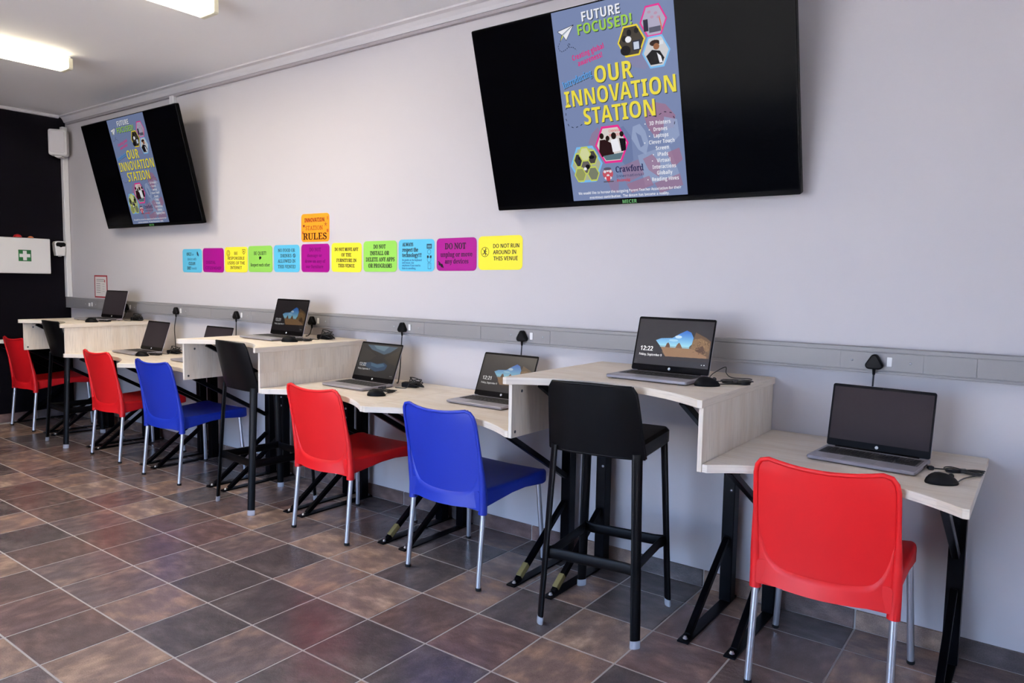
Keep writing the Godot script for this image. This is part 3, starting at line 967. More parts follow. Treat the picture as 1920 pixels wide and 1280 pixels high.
	c.oval(0.10 * w, 0.765 * h, 6, 8, ink); c.oval(0.10 * w, 0.79 * h, 7, 12, Color(0.2, 0.2, 0.32)); c.oval(0.215 * w, 0.765 * h, 16, 9, ink); c.oval(0.17 * w, 0.815 * h, 13, 12, ink); c.oval(0.145 * w, 0.825 * h, 9, 8, white)
	# crest and name
	c.oval(0.345 * w, 0.862 * h, 30, 27, Color(0.80, 0.36, 0.42))
	for q in [[0.32, 0.85], [0.345, 0.872], [0.37, 0.85], [0.345, 0.845], [0.325, 0.885], [0.365, 0.885]]: c.oval(q[0] * w, q[1] * h, 8, 7, Color(0.92, 0.90, 0.94))
	blend(c, [[0.325, 0.875], [0.365, 0.875], [0.36, 0.90], [0.345, 0.912], [0.33, 0.90]], Color(0.85, 0.30, 0.36))
	c.line(0.30 * w, 0.905 * h, 0.39 * w, 0.905 * h, 5, Color(0.35, 0.33, 0.38))
	c.oval(0.345 * w, 0.835 * h, 22, 7, Color(0.36, 0.36, 0.44))
	put.call("Crawford", serif_b, 0.032, 0.418, 0.659, 0.843, Color(0.10, 0.12, 0.30), false)
	put.call("International", sans, 0.014, 0.42, 0.653, 0.879, Color(0.28, 0.30, 0.45), false)
	put.call("Ruimsig", serif_b, 0.014, 0.419, 0.536, 0.901, Color(0.86, 0.22, 0.26), false)
	# list
	var lines := [["3D Printers", 0.169], ["Drones", 0.11], ["Laptops", 0.118], ["Clever Touch", 0.205], ["Screen", 0.105], ["iPads", 0.085], ["Virtual", 0.11], ["Interactions", 0.19], ["Globally", 0.125], ["Reading Hives", 0.217]]
	for i in 10:
		var v := 0.625 + i * 0.0317
		var mid := 0.823 + i * 0.0008
		put.call(lines[i][0], sans_b, 0.019, mid - lines[i][1] / 2, mid + lines[i][1] / 2, v, white, false)
		if not i in [4, 7, 8]: c.oval((mid - lines[i][1] / 2 - 0.035) * w, v * h, 3, 3, white)
	put.call("We would like to honour the outgoing Parent Teacher Association for their", sans_b, 0.014, 0.055, 0.952, 0.960, white, false)
	put.call("enormous contribution.  The dream has become a reality.", sans_b, 0.014, 0.156, 0.853, 0.986, white, false)
	return c.texture()

func televisions() -> void:
	var pic := poster()
	var specs := [
		[Vector3(0.9049, 2.2412, 0.20), 0.2806, 1.5815, 0.72, "large black television tilted down, nearest the camera, showing an event poster"],
		[Vector3(-3.5367, 2.2638, 0.20), 0.2333, 1.555, 0.50, "black television tilted down near the dark corner, showing an event poster"]]
	for s in specs:
		var t := thing("television", s[4], "television", s[0], 0.0, "televisions on the wall")
		var w: float = s[2]
		var h := w / 1.74
		var tilt := Basis(Vector3.RIGHT, s[1])
		XF = Transform3D(tilt, Vector3.ZERO)
		var st := begin()
		slab(st, rounded(w, h, 0.008, 3), -0.032, -0.001, 0.002)
		part("casing", finish(st), M.tv, t)
		st = begin()
		box(st, Vector3(-w * 0.42, -h / 2 + 0.03, -0.062), Vector3(w * 0.42, h * 0.12, -0.03), 0.012)
		part("rear_housing", finish(st), M.tv, t)
		var k := w / 1.5815
		st = begin()
		box(st, Vector3(-w / 2 + 0.008, -0.432 * k, -0.0015), Vector3(w / 2 - 0.008, h / 2 - 0.008, 0.0), 0.0)
		var glass := part("screen", finish(st), M.tv_glass, t)
		var lit := mat(Color(0.02, 0.02, 0.02), 0.16)
		lit.metallic_specular = 0.08
		lit.emission_enabled = true
		lit.emission = Color.WHITE
		lit.emission_texture = pic
		lit.emission_operator = BaseMaterial3D.EMISSION_OP_MULTIPLY
		lit.emission_energy_multiplier = s[3]
		grain = 3
		uv_box = Rect2(-0.307 * k, -0.426 * k, 0.605 * k, 0.874 * k)
		st = begin()
		quad(st, Vector3(-0.307 * k, -0.426 * k, 0.0006), Vector3(0.298 * k, -0.426 * k, 0.0006), Vector3(0.298 * k, 0.448 * k, 0.0006), Vector3(-0.307 * k, 0.448 * k, 0.0006))
		grain = 0
		part("lit_poster", finish(st), lit, glass)
		# maker's mark on the lower rim
		var tm := TextMesh.new()
		tm.font = sans_b
		tm.font_size = 32
		tm.pixel_size = 0.017 * k / 23.0
		tm.depth = 0.0006
		tm.text = "MECER"
		var mark := part("maker_mark", tm, mat(Color(0.35, 0.62, 0.36), 0.5), t)
		mark.transform = Transform3D(tilt, tilt * Vector3(0.002, -0.4425 * k, 0.0004))
		# wall bracket
		st = begin()
		XF = Transform3D.IDENTITY
		for x in [-0.22, 0.22]:
			var back: Vector3 = tilt * Vector3(x, 0.02, -0.058)
			box(st, Vector3(x - 0.02, -0.22, -s[0].z + 0.001), Vector3(x + 0.02, 0.2, -s[0].z + 0.02), 0.002)
			bar(st, Vector3(x, -0.02, -s[0].z + 0.02), back, 0.03, 0.02)
			bar(st, Vector3(x, 0.16, -s[0].z + 0.02), tilt * Vector3(x, 0.2, -0.03), 0.03, 0.02)
		part("wall_bracket", finish(st), M.black_steel, t)

# ------------------------------------------------------------------ the printed rules on the wall
func rules() -> void:
	var blue := Color(0.36, 0.73, 0.86)
	var plum := Color(0.60, 0.06, 0.50)
	var yellow := Color(0.96, 0.90, 0.24)
	var green := Color(0.56, 0.80, 0.34)
	var orange := Color(0.98, 0.60, 0.14)
	var k := Color(0.09, 0.09, 0.12)
	var dim := Color(0.40, 0.02, 0.36)
	var faint := Color(0.16, 0.40, 0.56)
	var W := 440
	var H := 284
	# x0, x1, y0, y1, paper, label, lines: [words, font, capital height, x, y, colour, width]
	var sheets := [
		[-3.236, -2.947, 1.450, 1.640, blue, "sky blue laminated rule sheet at the left end of the row", [["ONLY", serif_b, 36, 150, 62, k, 110], ["use", sans, 26, 235, 66, faint, 44], ["devices with", sans, 32, 215, 122, faint, 200], ["CLEAN", serif_b, 34, 215, 176, k, 150], ["DRY", serif_b, 36, 150, 232, k, 90], ["hands!", sans, 28, 265, 234, faint, 110]]],
		[-2.931, -2.637, 1.453, 1.643, plum, "dark magenta rule sheet, second from the left in the row", [["DIGITAL", sans_b, 34, 170, 168, dim, 200], ["CITIZENSHIP", sans_b, 34, 220, 234, dim, 330]]],
		[-2.622, -2.321, 1.456, 1.648, yellow, "yellow rule sheet about being responsible users of the internet", [["BE", sans, 32, 220, 72, k, 60], ["RESPONSIBLE", sans, 32, 220, 126, k, 320], ["USERS OF THE", sans, 32, 220, 180, k, 330], ["INTERNET", sans, 32, 220, 232, k, 220]]],
		[-2.312, -2.014, 1.459, 1.652, green, "green rule sheet asking to be quiet and respect each other", [["BE QUIET!", sans, 36, 220, 80, k, 220], ["Respect each other", serif, 32, 220, 206, k, 350]]],
		[-1.995, -1.700, 1.461, 1.654, blue, "sky blue rule sheet forbidding food or drinks", [["NO FOOD OR", serif, 32, 220, 56, k, 290], ["DRINKS", serif, 32, 210, 112, k, 190], ["ALLOWED IN", serif, 32, 220, 168, k, 300], ["THIS VENUE!", serif, 32, 220, 226, k, 300]]],
		[-1.679, -1.379, 1.463, 1.656, plum, "purple rule sheet directly below the orange title sheet", [["DO NOT", serif_b, 36, 220, 56, dim, 180], ["damage or", serif_b, 28, 210, 116, dim, 230], ["draw on any of", serif_b, 30, 220, 174, dim, 320], ["our furniture", serif_b, 30, 210, 228, dim, 270]]],
		[-1.678, -1.379, 1.671, 1.863, orange, "orange title sheet reading innovation station rules above the row", [["INNOVATION", sans_b, 40, 210, 64, Color(0.45, 0.10, 0.05), 310], ["STATION", serif, 42, 205, 144, Color(0.55, 0.20, 0.06), 270], ["RULES", serif_b, 66, 215, 228, Color(0.18, 0.03, 0.03), 370]]],
		[-1.357, -1.059, 1.466, 1.658, yellow, "yellow rule sheet about not moving the furniture", [["DO NOT MOVE ANY", serif_b, 32, 220, 62, k, 345], ["OF THE", serif_b, 32, 220, 116, k, 145], ["FURNITURE IN", serif_b, 32, 220, 170, k, 290], ["THIS VENUE", serif_b, 32, 220, 222, k, 240]]],
		[-1.041, -0.736, 1.470, 1.665, green, "green rule sheet about not installing or deleting apps", [["DO NOT", serif_b, 36, 215, 52, k, 160], ["INSTALL OR", serif_b, 36, 215, 112, k, 250], ["DELETE ANY APPS", serif_b, 36, 222, 170, k, 378], ["OR PROGRAMS", serif_b, 36, 222, 228, k, 310]]],
		[-0.721, -0.420, 1.475, 1.669, blue, "sky blue rule sheet about respecting the technology", [["ALWAYS", serif_b, 30, 115, 45, k, 134], ["respect the", serif_b, 34, 145, 92, k, 195], ["technology!!!", serif_b, 34, 165, 140, k, 238], ["Be gentle on the keyboard", sans, 17, 168, 184, faint, 240], ["and mouse. Use", sans, 17, 120, 208, faint, 146], ["earphones if you need to", sans, 17, 160, 232, faint, 226], ["listen to something.", sans, 17, 132, 258, faint, 170]]],
		[-0.402, -0.095, 1.480, 1.671, plum, "purple rule sheet about not unplugging or moving devices", [["DO NOT", serif_b, 52, 210, 70, k, 230], ["unplug or move", serif_b, 38, 220, 142, Color(0.22, 0.02, 0.22), 350], ["any devices", serif_b, 38, 225, 202, Color(0.22, 0.02, 0.22), 258]]],
		[-0.081, 0.228, 1.487, 1.676, yellow, "yellow rule sheet about not running, at the right end of the row", [["DO NOT RUN", sans, 32, 280, 84, k, 256], ["AROUND IN", sans, 32, 265, 136, k, 226], ["THIS VENUE", sans, 32, 275, 188, k, 240]]]]
	for i in sheets.size():
		var s = sheets[i]
		var c := Canvas.new(W, H, s[4])
		for l in s[6]:
			for o in [Vector2(-1.2, 0), Vector2(1.2, 0), Vector2(0, -0.8), Vector2(0, 0.8)]:
				c.text(l[0], l[1], l[2], l[3] + o.x, l[4] + o.y, l[5], l[6])
		match i:
			0:
				c.oval(345, 58, 14, 26, k, 1.0, -0.3); c.oval(362, 70, 9, 22, Color(0.1, 0.2, 0.45), 1.0, -0.4)
			2:
				for r in [36, 26, 16]:
					c.oval(70, 70, r, r, k); c.oval(70, 70, r - 4, r - 4, s[4])
				c.poly(PackedVector2Array([Vector2(340, 28), Vector2(400, 28), Vector2(396, 66), Vector2(370, 86), Vector2(344, 66)]), k)
				c.poly(PackedVector2Array([Vector2(346, 34), Vector2(394, 34), Vector2(390, 63), Vector2(370, 78), Vector2(350, 63)]), s[4])
				c.oval(370, 52, 8, 11, k)
			3:
				c.oval(222, 128, 22, 14, k); c.oval(214, 138, 10, 12, k)
			4:
				c.oval(352, 112, 22, 20, k); c.oval(352, 112, 14, 13, s[4]); c.line(338, 98, 366, 126, 6, k)
			6:
				var b := Color(0.45, 0.10, 0.12)
				for a in 5: c.line(385, 112, 385 + 24 * sin(TAU * a / 5), 112 - 24 * cos(TAU * a / 5), 5, b)
				c.poly(PackedVector2Array([Vector2(22, 112), Vector2(64, 112), Vector2(43, 142)]), b)
				c.rect(400, 160, 428, 190, b, 0.5); c.rect(14, 176, 36, 204, b, 0.5); c.rect(404, 34, 424, 66, b, 0.35)
			9:
				c.rect(348, 42, 408, 84, Color(0.10, 0.25, 0.33)); c.rect(356, 54, 400, 74, Color(0.36, 0.55, 0.62))
				for e in [[378, 112, 22], [378, 180, 24]]:
					c.oval(e[0], e[1], e[2], e[2], Color(0.14, 0.36, 0.48)); c.oval(e[0], e[1], e[2] - 4, e[2] - 4, s[4])
				c.rect(352, 144, 372, 166, k); c.rect(388, 144, 406, 166, k)
				c.rect(362, 208, 402, 262, Color(0.14, 0.36, 0.48)); c.rect(366, 212, 398, 258, s[4]); c.line(382, 214, 382, 236, 3, Color(0.14, 0.36, 0.48))
			10:
				c.line(20, 200, 78, 256, 12, k); c.line(26, 216, 44, 232, 22, k); c.line(52, 226, 66, 248, 26, k)
			11:
				c.oval(68, 132, 42, 42, k); c.oval(68, 132, 38, 38, s[4])
				c.oval(76, 108, 7, 7, k); c.line(72, 116, 64, 138, 12, k); c.line(64, 138, 78, 150, 7, k); c.line(78, 150, 70, 162, 6, k); c.line(64, 138, 52, 150, 7, k); c.line(52, 150, 42, 148, 6, k); c.line(70, 120, 88, 130, 5, k); c.line(70, 120, 54, 124, 5, k)
				c.line(40, 104, 96, 160, 4, k)
		var w: float = s[1] - s[0]
		var h: float = s[3] - s[2]
		var st := begin()
		grain = 3
		uv_box = Rect2(-w / 2, -h / 2, w, h)
		slab(st, rounded(w, h, 0.026), 0.0006, 0.0022)
		grain = 0
		var m := mat(Color.WHITE, 0.34)
		m.albedo_texture = c.texture()
		var o := part(numbered("rule_sheet"), finish(st), m, self, Vector3((s[0] + s[1]) / 2, (s[2] + s[3]) / 2, 0))
		o.rotation.z = (rng.randf() - 0.5) * 0.02
		o.set_meta("label", s[5])
		o.set_meta("category", "sign")
		o.set_meta("group", "printed rules on the wall")
	# red-framed notice near the corner
	var t := thing("notice", "small white notice with red border near the dark corner", "sign", Vector3(-4.697, 1.305, 0))
	var c := Canvas.new(200, 240, Color(0.86, 0.84, 0.82))
	for i in 2: c.line(24, 30 + i * 22, 160, 30 + i * 22, 6, Color(0.45, 0.40, 0.40))
	for i in 5: c.line(20, 84 + i * 28, 90, 84 + i * 28, 6, Color(0.40, 0.38, 0.40))
	for i in 4: c.line(125, 90 + i * 30, 165, 90 + i * 30, 4, Color(0.6, 0.57, 0.57))
	c.rect(160, 34, 176, 66, Color(0.7, 0.25, 0.28))
	var nm := mat(Color.WHITE, 0.5)
	nm.albedo_texture = c.texture()
	grain = 3
	uv_box = Rect2(-0.115, -0.09, 0.23, 0.18)
	part("paper", boxmesh(Vector3(-0.115, -0.093, 0.001), Vector3(0.115, 0.093, 0.003)), nm, t)
	grain = 0
	var st := begin()
	for e in [[-0.128, 0.093, 0.128, 0.106], [-0.128, -0.106, 0.128, -0.093], [-0.128, -0.093, -0.115, 0.093], [0.115, -0.093, 0.128, 0.093]]:
		box(st, Vector3(e[0], e[1], 0.001), Vector3(e[2], e[3], 0.004))
	part("border", finish(st), mat(Color(0.62, 0.10, 0.14), 0.5), t)

# ------------------------------------------------------------------ chairs
func back_z(y: float) -> float:
	return 0.220 + 0.078 * pow(clampf((y - 0.42) / 0.42, 0.0, 1.0), 1.3)

func chair_back() -> ArrayMesh:
	var st := begin()
	var rows_f := []
	var rows_b := []
	var n := 20
	for j in 15:
		var t := j / 14.0
		var rf := []
		var rb := []
		for i in n + 1:
			var s := 2.0 * i / n - 1.0
			var top := 0.822 + 0.020 * absf(s * s)
			var lowest := 0.405 + 0.03 * s * s
			var y := lerpf(lowest, top, t)
			# rounded upper corners
			var half := lerpf(0.216, 0.219, t)
			if t > 0.84:
				var q := (t - 0.84) / 0.16
				half -= 0.040 * (1.0 - sqrt(maxf(0.0, 1.0 - q * q)))
			var x := s * half
			var z := back_z(y) + 0.032 * (1.0 - s * s) - 0.008
			rf.append(Vector3(x, y, z - 0.006))
			rb.append(Vector3(x, y, z + 0.006))
		rows_f.append(rf)
		rows_b.append(rb)
	loft(st, rows_b)
	var rev := []
	for r in rows_f:
		var q: Array = r.duplicate()
		q.reverse()
		rev.append(q)
	loft(st, rev)
	# raised rim, thick at the leg sockets and thinning upwards
	var path := []
	var rad := []
	for j in 13:
		var y := lerpf(0.352, 0.782, j / 12.0)
		var half := 0.221 + 0.004 * sin(PI * j / 12.0)
		path.append(Vector3(-half, y, back_z(y) - 0.002))
		rad.append(lerpf(0.0215, 0.0175, minf(1.0, j / 4.0)) if j < 5 else lerpf(0.0175, 0.0085, minf(1.0, (j - 4) / 4.0)))
	path.append(Vector3(-0.215, 0.812, back_z(0.812) - 0.001)); rad.append(0.0082)
	path.append(Vector3(-0.201, 0.832, back_z(0.832) + 0.001)); rad.append(0.0078)
	for i in range(1, 12):
		var s := -1.0 + 2.0 * i / 12.0
		path.append(Vector3(s * 0.21, 0.822 + 0.024 * s * s, back_z(0.83) + 0.032 * (1.0 - s * s) - 0.006))
		rad.append(0.0075)
	var m := path.size()
	for i in range(14, -1, -1):
		path.append(Vector3(-path[i].x, path[i].y, path[i].z))
		rad.append(rad[i])
	tube(st, path, rad, 12)
	# apron joining the two sockets below the back, its ends climbing the sides
	var ro := []
	var ri := []
	for j in 7:
		var t := j / 6.0
		var a := []
		var b := []
		for i in 41:
			var s := 2.0 * i / 40 - 1.0
			var top := 0.438 + 0.035 * pow(absf(s), 3.0) + 0.16 * pow(absf(s), 9.0)
			var y := lerpf(0.376 + 0.006 * s * s, top, t)
			var z := back_z(y) + 0.032 * (1.0 - s * s) - 0.010 * s * s + 0.009 + 0.013 * (1.0 - t)
			if t > 0.99: z -= 0.008
			a.append(Vector3(s * 0.214, y, z))
			b.append(Vector3(-s * 0.214, y, z - 0.016))
		ro.append(a)
		ri.append(b)
	loft(st, ro)
	loft(st, ri)
	return finish(st)

func chair_seat() -> ArrayMesh:
	var st := begin()
	var rows := []
	var zs: Array[float] = [0.238, 0.225, 0.18, 0.10, 0.0, -0.10, -0.18, -0.235, -0.262, -0.274, -0.276]
	for z in zs:
		var u := (0.24 - z) / 0.517
		var half := lerpf(0.216, 0.249, u)
		var under := 0.372
		if z < 0.22: under = lerpf(0.372, 0.412, minf(1.0, (0.22 - z) / 0.26))
		if z < -0.1: under = lerpf(0.412, 0.400, minf(1.0, (-0.1 - z) / 0.15))
		var top := 0.462 - 0.008 * sin(PI * clampf(u, 0, 1)) + 0.012 * u
		if z < -0.23:
			var q := (-0.23 - z) / 0.047
			top -= 0.007 * q * q
			half -= 0.010 * q * q
			under += 0.006 * q * q
		var ring := []
		var r := 0.016
		for c in [[1, 1, 0], [-1, 1, 1], [-1, -1, 2], [1, -1, 3]]:
			for k in 4:
				var a: float = PI / 2 * (c[2] + k / 3.0)
				var rr := r if c[1] > 0 else 0.006
				var cy: float = top - rr if c[1] > 0 else under + rr
				ring.append(Vector3(c[0] * (half - rr) + rr * cos(a), cy + rr * sin(a), z))
			if c[0] == 1 and c[1] == 1:   # dished top
				for k in [0.5, 0.0, -0.5]:
					ring.append(Vector3(k * half * 1.6, top - 0.007 * (1.0 - absf(k)), z))
		rows.append(ring)
	loft(st, rows, true)
	for e in [[0, true], [zs.size() - 1, false]]:
		var r: Array = rows[e[0]]
		var c := Vector3.ZERO
		for p in r: c += p
		c /= r.size()
		for k in r.size():
			out_tri(st, c, r[k], r[(k + 1) % r.size()], Vector3(0, 0.42, 0))
	return finish(st)

func chairs() -> void:
	var back := chair_back()
	var seat := chair_seat()
	var legs := []
	for e in [[-1.0, 1.0], [1.0, 1.0], [-1.0, -1.0], [1.0, -1.0]]:
		var foot := Vector3(e[0] * (0.226 if e[1] > 0 else 0.25), 0, e[1] * 0.25)
		var top := Vector3(e[0] * 0.221, 0.375, 0.214) if e[1] > 0 else Vector3(e[0] * 0.226, 0.425, -0.222)
		var d := (top - foot) / (top.y - foot.y)
		var st := begin()
		tube(st, [foot + d * 0.012, top], [0.0125], 14)
		var cap := begin()
		tube(cap, [foot + d * 0.0005, foot + d * 0.004, foot + d * 0.014], [0.0125, 0.0145, 0.0145], 14)
		legs.append([finish(st), finish(cap)])
	var all := [
		["red", -4.95, 0.365, 0.03, "red plastic chair farthest away beside the dark wall"],
		["red", -3.25, 0.40, 0.0, "red plastic chair at the second low desk, left of a blue chair"],
		["blue", -2.365, 0.432, 0.03, "blue plastic chair farther away, left of the middle black stool"],
		["red", -0.62, 0.452, 0.0, "red plastic chair right of the middle black stool"],
		["blue", 0.29, 0.453, 0.0, "blue plastic chair left of the nearest black stool"],
		["red", 1.975, 0.437, 0.05, "red plastic chair nearest the camera at the right end"]]
	for c in all:
		var t := thing("plastic_chair", c[4], "chair", Vector3(c[1], 0, c[2]), c[3], "%s chairs at the desks" % c[0])
		part("seat", seat, M[c[0]], t)
		part("backrest", back, M[c[0]], t)
		for l in legs:
			var leg := part("leg", l[0], M.silver, t)
			part("rubber_foot", l[1], M.rubber, leg)

# ------------------------------------------------------------------ black bar stools
func stools() -> void:
	var st := begin()
	# back shell
	var rb := []
	var rf := []
	for j in 12:
		var t := j / 11.0
		var a := []
		var b := []
		for i in 19:
			var s := 2.0 * i / 18 - 1.0
			var y := lerpf(0.742, 1.035 - 0.006 * s * s, t)
			var half := lerpf(0.205, 0.182, t)
			if t > 0.85:
				var q := (t - 0.85) / 0.15
				half -= 0.016 * (1.0 - sqrt(maxf(0.0, 1.0 - q * q)))
			var z := 0.190 + 0.075 * t - 0.034 * pow(absf(s), 3.2)
			a.append(Vector3(s * half, y, z + 0.008))
			b.append(Vector3(-s * half, y, z - 0.006 if absf(s) < 0.99 else z + 0.002))
		rb.append(a)
		rf.append(b)
	loft(st, rb)
	loft(st, rf)
	var edge := []
	for p in rb[11]: edge.append(p - Vector3(0, 0.002, 0.006))
	tube(st, edge, [0.0068], 8)
	for e in [0, 18]:
		var side := []
		for r in rb: side.append(r[e] - Vector3(0, 0.0, 0.006))
		tube(st, side, [0.0068], 8)
	edge = []
	for p in rb[0]: edge.append(p - Vector3(0, 0, 0.006))
	tube(st, edge, [0.0068], 8)
	var back := finish(st)
	# seat block with rounded front corners
	st = begin()
	XF = Transform3D(Basis(Vector3.RIGHT, Vector3.FORWARD, Vector3.UP), Vector3(0, 0, 0))
	var plan := PackedVector2Array()
	for q in [[-0.196, -0.17], [0.196, -0.17]]: plan.append(Vector2(q[0], q[1]))
	for k in 7:
		var a := PI / 2 * k / 6.0
		plan.append(Vector2(0.155 + 0.04 * cos(a), 0.19 + 0.04 * sin(a)))
	for k in 7:
		var a := PI / 2 + PI / 2 * k / 6.0
		plan.append(Vector2(-0.155 + 0.04 * cos(a), 0.19 + 0.04 * sin(a)))
	slab(st, plan, 0.732, 0.805, 0.012)
	XF = Transform3D.IDENTITY
	var seat := finish(st)
	# legs: flattened section turned to the corner, with a clear foot
	var legs := []
	for e in [[-1.0, 1.0], [1.0, 1.0], [-1.0, -1.0], [1.0, -1.0]]:
		var foot := Vector3(e[0] * 0.208, 0, e[1] * 0.222)
		var top := Vector3(e[0] * 0.178, 0.76, e[1] * 0.178)
		var d := (top - foot) / 0.76
		var across := Vector3(-e[1], 0, e[0]).normalized()
		var l := begin()
		tube(l, [foot + d * 0.03, foot + d * 0.4, top], [0.022, 0.022, 0.0235], 16, 0.48, across)
		var cap := begin()
		tube(cap, [foot + d * 0.0005, foot + d * 0.003, foot + d * 0.032], [0.0215, 0.023, 0.023], 16, 0.53, across)
		legs.append([finish(l), finish(cap)])
	# foot ring, bars slightly lower in front
	var bars := []
	var yr := 0.30
	var k0 := 0.208 - 0.03 * yr / 0.76 - 0.004
	var z0 := 0.222 - 0.044 * yr / 0.76 - 0.004
	for e in [[Vector3(-k0, yr, z0), Vector3(k0, yr, z0)], [Vector3(-k0, yr, -z0), Vector3(k0, yr, -z0)], [Vector3(-k0, yr, -z0), Vector3(-k0, yr, z0)], [Vector3(k0, yr, -z0), Vector3(k0, yr, z0)]]:
		var b := begin()
		var mid: Vector3 = (e[0] + e[1]) / 2
		var inw := -Vector3(mid.x, 0, mid.z).normalized() * 0.012
		tube(b, [e[0], e[0].lerp(e[1], 0.12) + inw, mid + inw, e[0].lerp(e[1], 0.88) + inw, e[1]], [0.024], 12, 0.28, Vector3.UP)
		bars.append(finish(b))
	var all := [[-4.03, 0.465, -0.05, "black bar stool farthest away at the raised desk by the dark wall"],
		[-1.40, 0.495, -0.09, "black bar stool at the middle raised desk"],
		[1.093, 0.538, 0.139, "black bar stool nearest the camera"]]
	for s in all:
		var t := thing("bar_stool", s[3], "stool", Vector3(s[0], 0, s[1]), s[2], "black bar stools")
		part("seat", seat, M.stool, t)
		part("backrest", back, M.stool, t)
		for l in legs:
			var leg := part("leg", l[0], M.stool, t)
			part("clear_foot", l[1], M.clear, leg)
		for b in bars: part("foot_bar", b, M.stool, t)

# ------------------------------------------------------------------ laptops
func cave_screen(time: String) -> ImageTexture:
	var w := 480
	var h := 270
	var c := Canvas.new(w, h, Color(0.13, 0.11, 0.12))
	# view out of a dark cave: sky, sea, sand, sunlit rock at the right
	blend(c, [[0.78, 0.24], [0.92, 0.34], [0.99, 0.42], [0.99, 0.80], [0.42, 0.80], [0.36, 0.70], [0.52, 0.58], [0.74, 0.56]], Color(0.40, 0.30, 0.19))
	blend(c, [[0.76, 0.40], [0.86, 0.36], [0.98, 0.46], [0.98, 0.62], [0.84, 0.68], [0.74, 0.66]], Color(0.52, 0.40, 0.25))
	blend(c, [[0.80, 0.58], [0.90, 0.52], [0.93, 0.68], [0.82, 0.70]], Color(0.32, 0.21, 0.12))
	var sky := [[0.26, 0.46], [0.33, 0.41], [0.48, 0.39], [0.58, 0.28], [0.66, 0.21], [0.72, 0.25], [0.76, 0.36], [0.75, 0.50], [0.70, 0.60], [0.34, 0.60], [0.30, 0.53]]
	var mouth := PackedVector2Array()
	for q in sky: mouth.append(Vector2(q[0] * w, q[1] * h))
	for k in 20:
		var y0 := (0.20 + 0.02 * k) * h
		var strip := PackedVector2Array([Vector2(0, y0), Vector2(w, y0 - 0.05 * h), Vector2(w, y0 - 0.03 * h + 1), Vector2(0, y0 + 0.02 * h + 1)])
		for p in Geometry2D.intersect_polygons(mouth, strip):
			c.poly(p, Color(0.12, 0.36, 0.78).lerp(Color(0.62, 0.86, 0.93), k / 19.0))
	c.oval(0.56 * w, 0.36 * h, 22, 9, Color(0.85, 0.93, 0.98), 0.8); c.oval(0.50 * w, 0.44 * h, 30, 7, Color(0.72, 0.88, 0.95), 0.7)
	c.rect(0.33 * w, 0.565 * h, 0.72 * w, 0.60 * h, Color(0.55, 0.70, 0.76))
	blend(c, [[0.40, 0.60], [0.415, 0.52], [0.435, 0.49], [0.46, 0.55], [0.465, 0.60]], Color(0.40, 0.28, 0.20))
	blend(c, [[0.54, 0.60], [0.555, 0.53], [0.58, 0.48], [0.605, 0.53], [0.63, 0.60]], Color(0.46, 0.32, 0.20))
	blend(c, [[0.34, 0.60], [0.75, 0.60], [0.96, 0.74], [0.96, 0.80], [0.43, 0.82], [0.38, 0.70]], Color(0.58, 0.44, 0.30))
	var grit := RandomNumberGenerator.new()
	grit.seed = 5
	for k in 60:
		var gx := grit.randf_range(0.77, 0.97)
		var gy := grit.randf_range(0.38, 0.70)
		if gy > 0.30 + (gx - 0.77) * 0.8: c.oval(gx * w, gy * h, grit.randf_range(2, 7), grit.randf_range(1.5, 4), Color(0.30, 0.21, 0.13) if k % 2 == 0 else Color(0.66, 0.53, 0.35), 0.5, grit.randf() * 3.0)
	blend(c, [[0.40, 0.80], [0.99, 0.78], [0.99, 0.86], [0.40, 0.88]], Color(0.16, 0.12, 0.11))
	screen_words(c, time)
	return c.texture()

func lake_screen(time: String) -> ImageTexture:
	var w := 480
	var h := 270
	var c := Canvas.new(w, h, Color(0.12, 0.12, 0.13))
	blend(c, [[0.14, 0.04], [0.92, 0.04], [0.76, 0.22], [0.62, 0.30], [0.46, 0.24], [0.28, 0.18]], Color(0.30, 0.42, 0.52))
	blend(c, [[0.30, 0.04], [0.70, 0.04], [0.60, 0.20], [0.40, 0.14]], Color(0.46, 0.58, 0.66))
	blend(c, [[0.02, 0.10], [0.22, 0.20], [0.44, 0.36], [0.30, 0.52], [0.02, 0.56]], Color(0.20, 0.19, 0.18))
	blend(c, [[0.98, 0.12], [0.80, 0.26], [0.64, 0.40], [0.80, 0.54], [0.98, 0.60]], Color(0.22, 0.19, 0.15))
	blend(c, [[0.10, 0.64], [0.34, 0.56], [0.52, 0.60], [0.68, 0.54], [0.78, 0.62], [0.74, 0.76], [0.52, 0.84], [0.30, 0.74]], Color(0.16, 0.30, 0.44))
	blend(c, [[0.36, 0.58], [0.52, 0.62], [0.66, 0.57], [0.72, 0.64], [0.56, 0.72], [0.38, 0.68]], Color(0.30, 0.46, 0.58))
	screen_words(c, time)
	return c.texture()

func screen_words(c: Canvas, time: String) -> void:
	var white := Color(0.97, 0.97, 0.97)
	c.text(time, sans_b, 27, 30, 176, white, 84, 0, 1, true)
	c.text("Friday, September 9", sans_b, 13, 28, 212, white, 150, 0, 1, true)
	c.oval(438, 250, 3.5, 2.5, white); c.oval(454, 250, 4, 3, white)

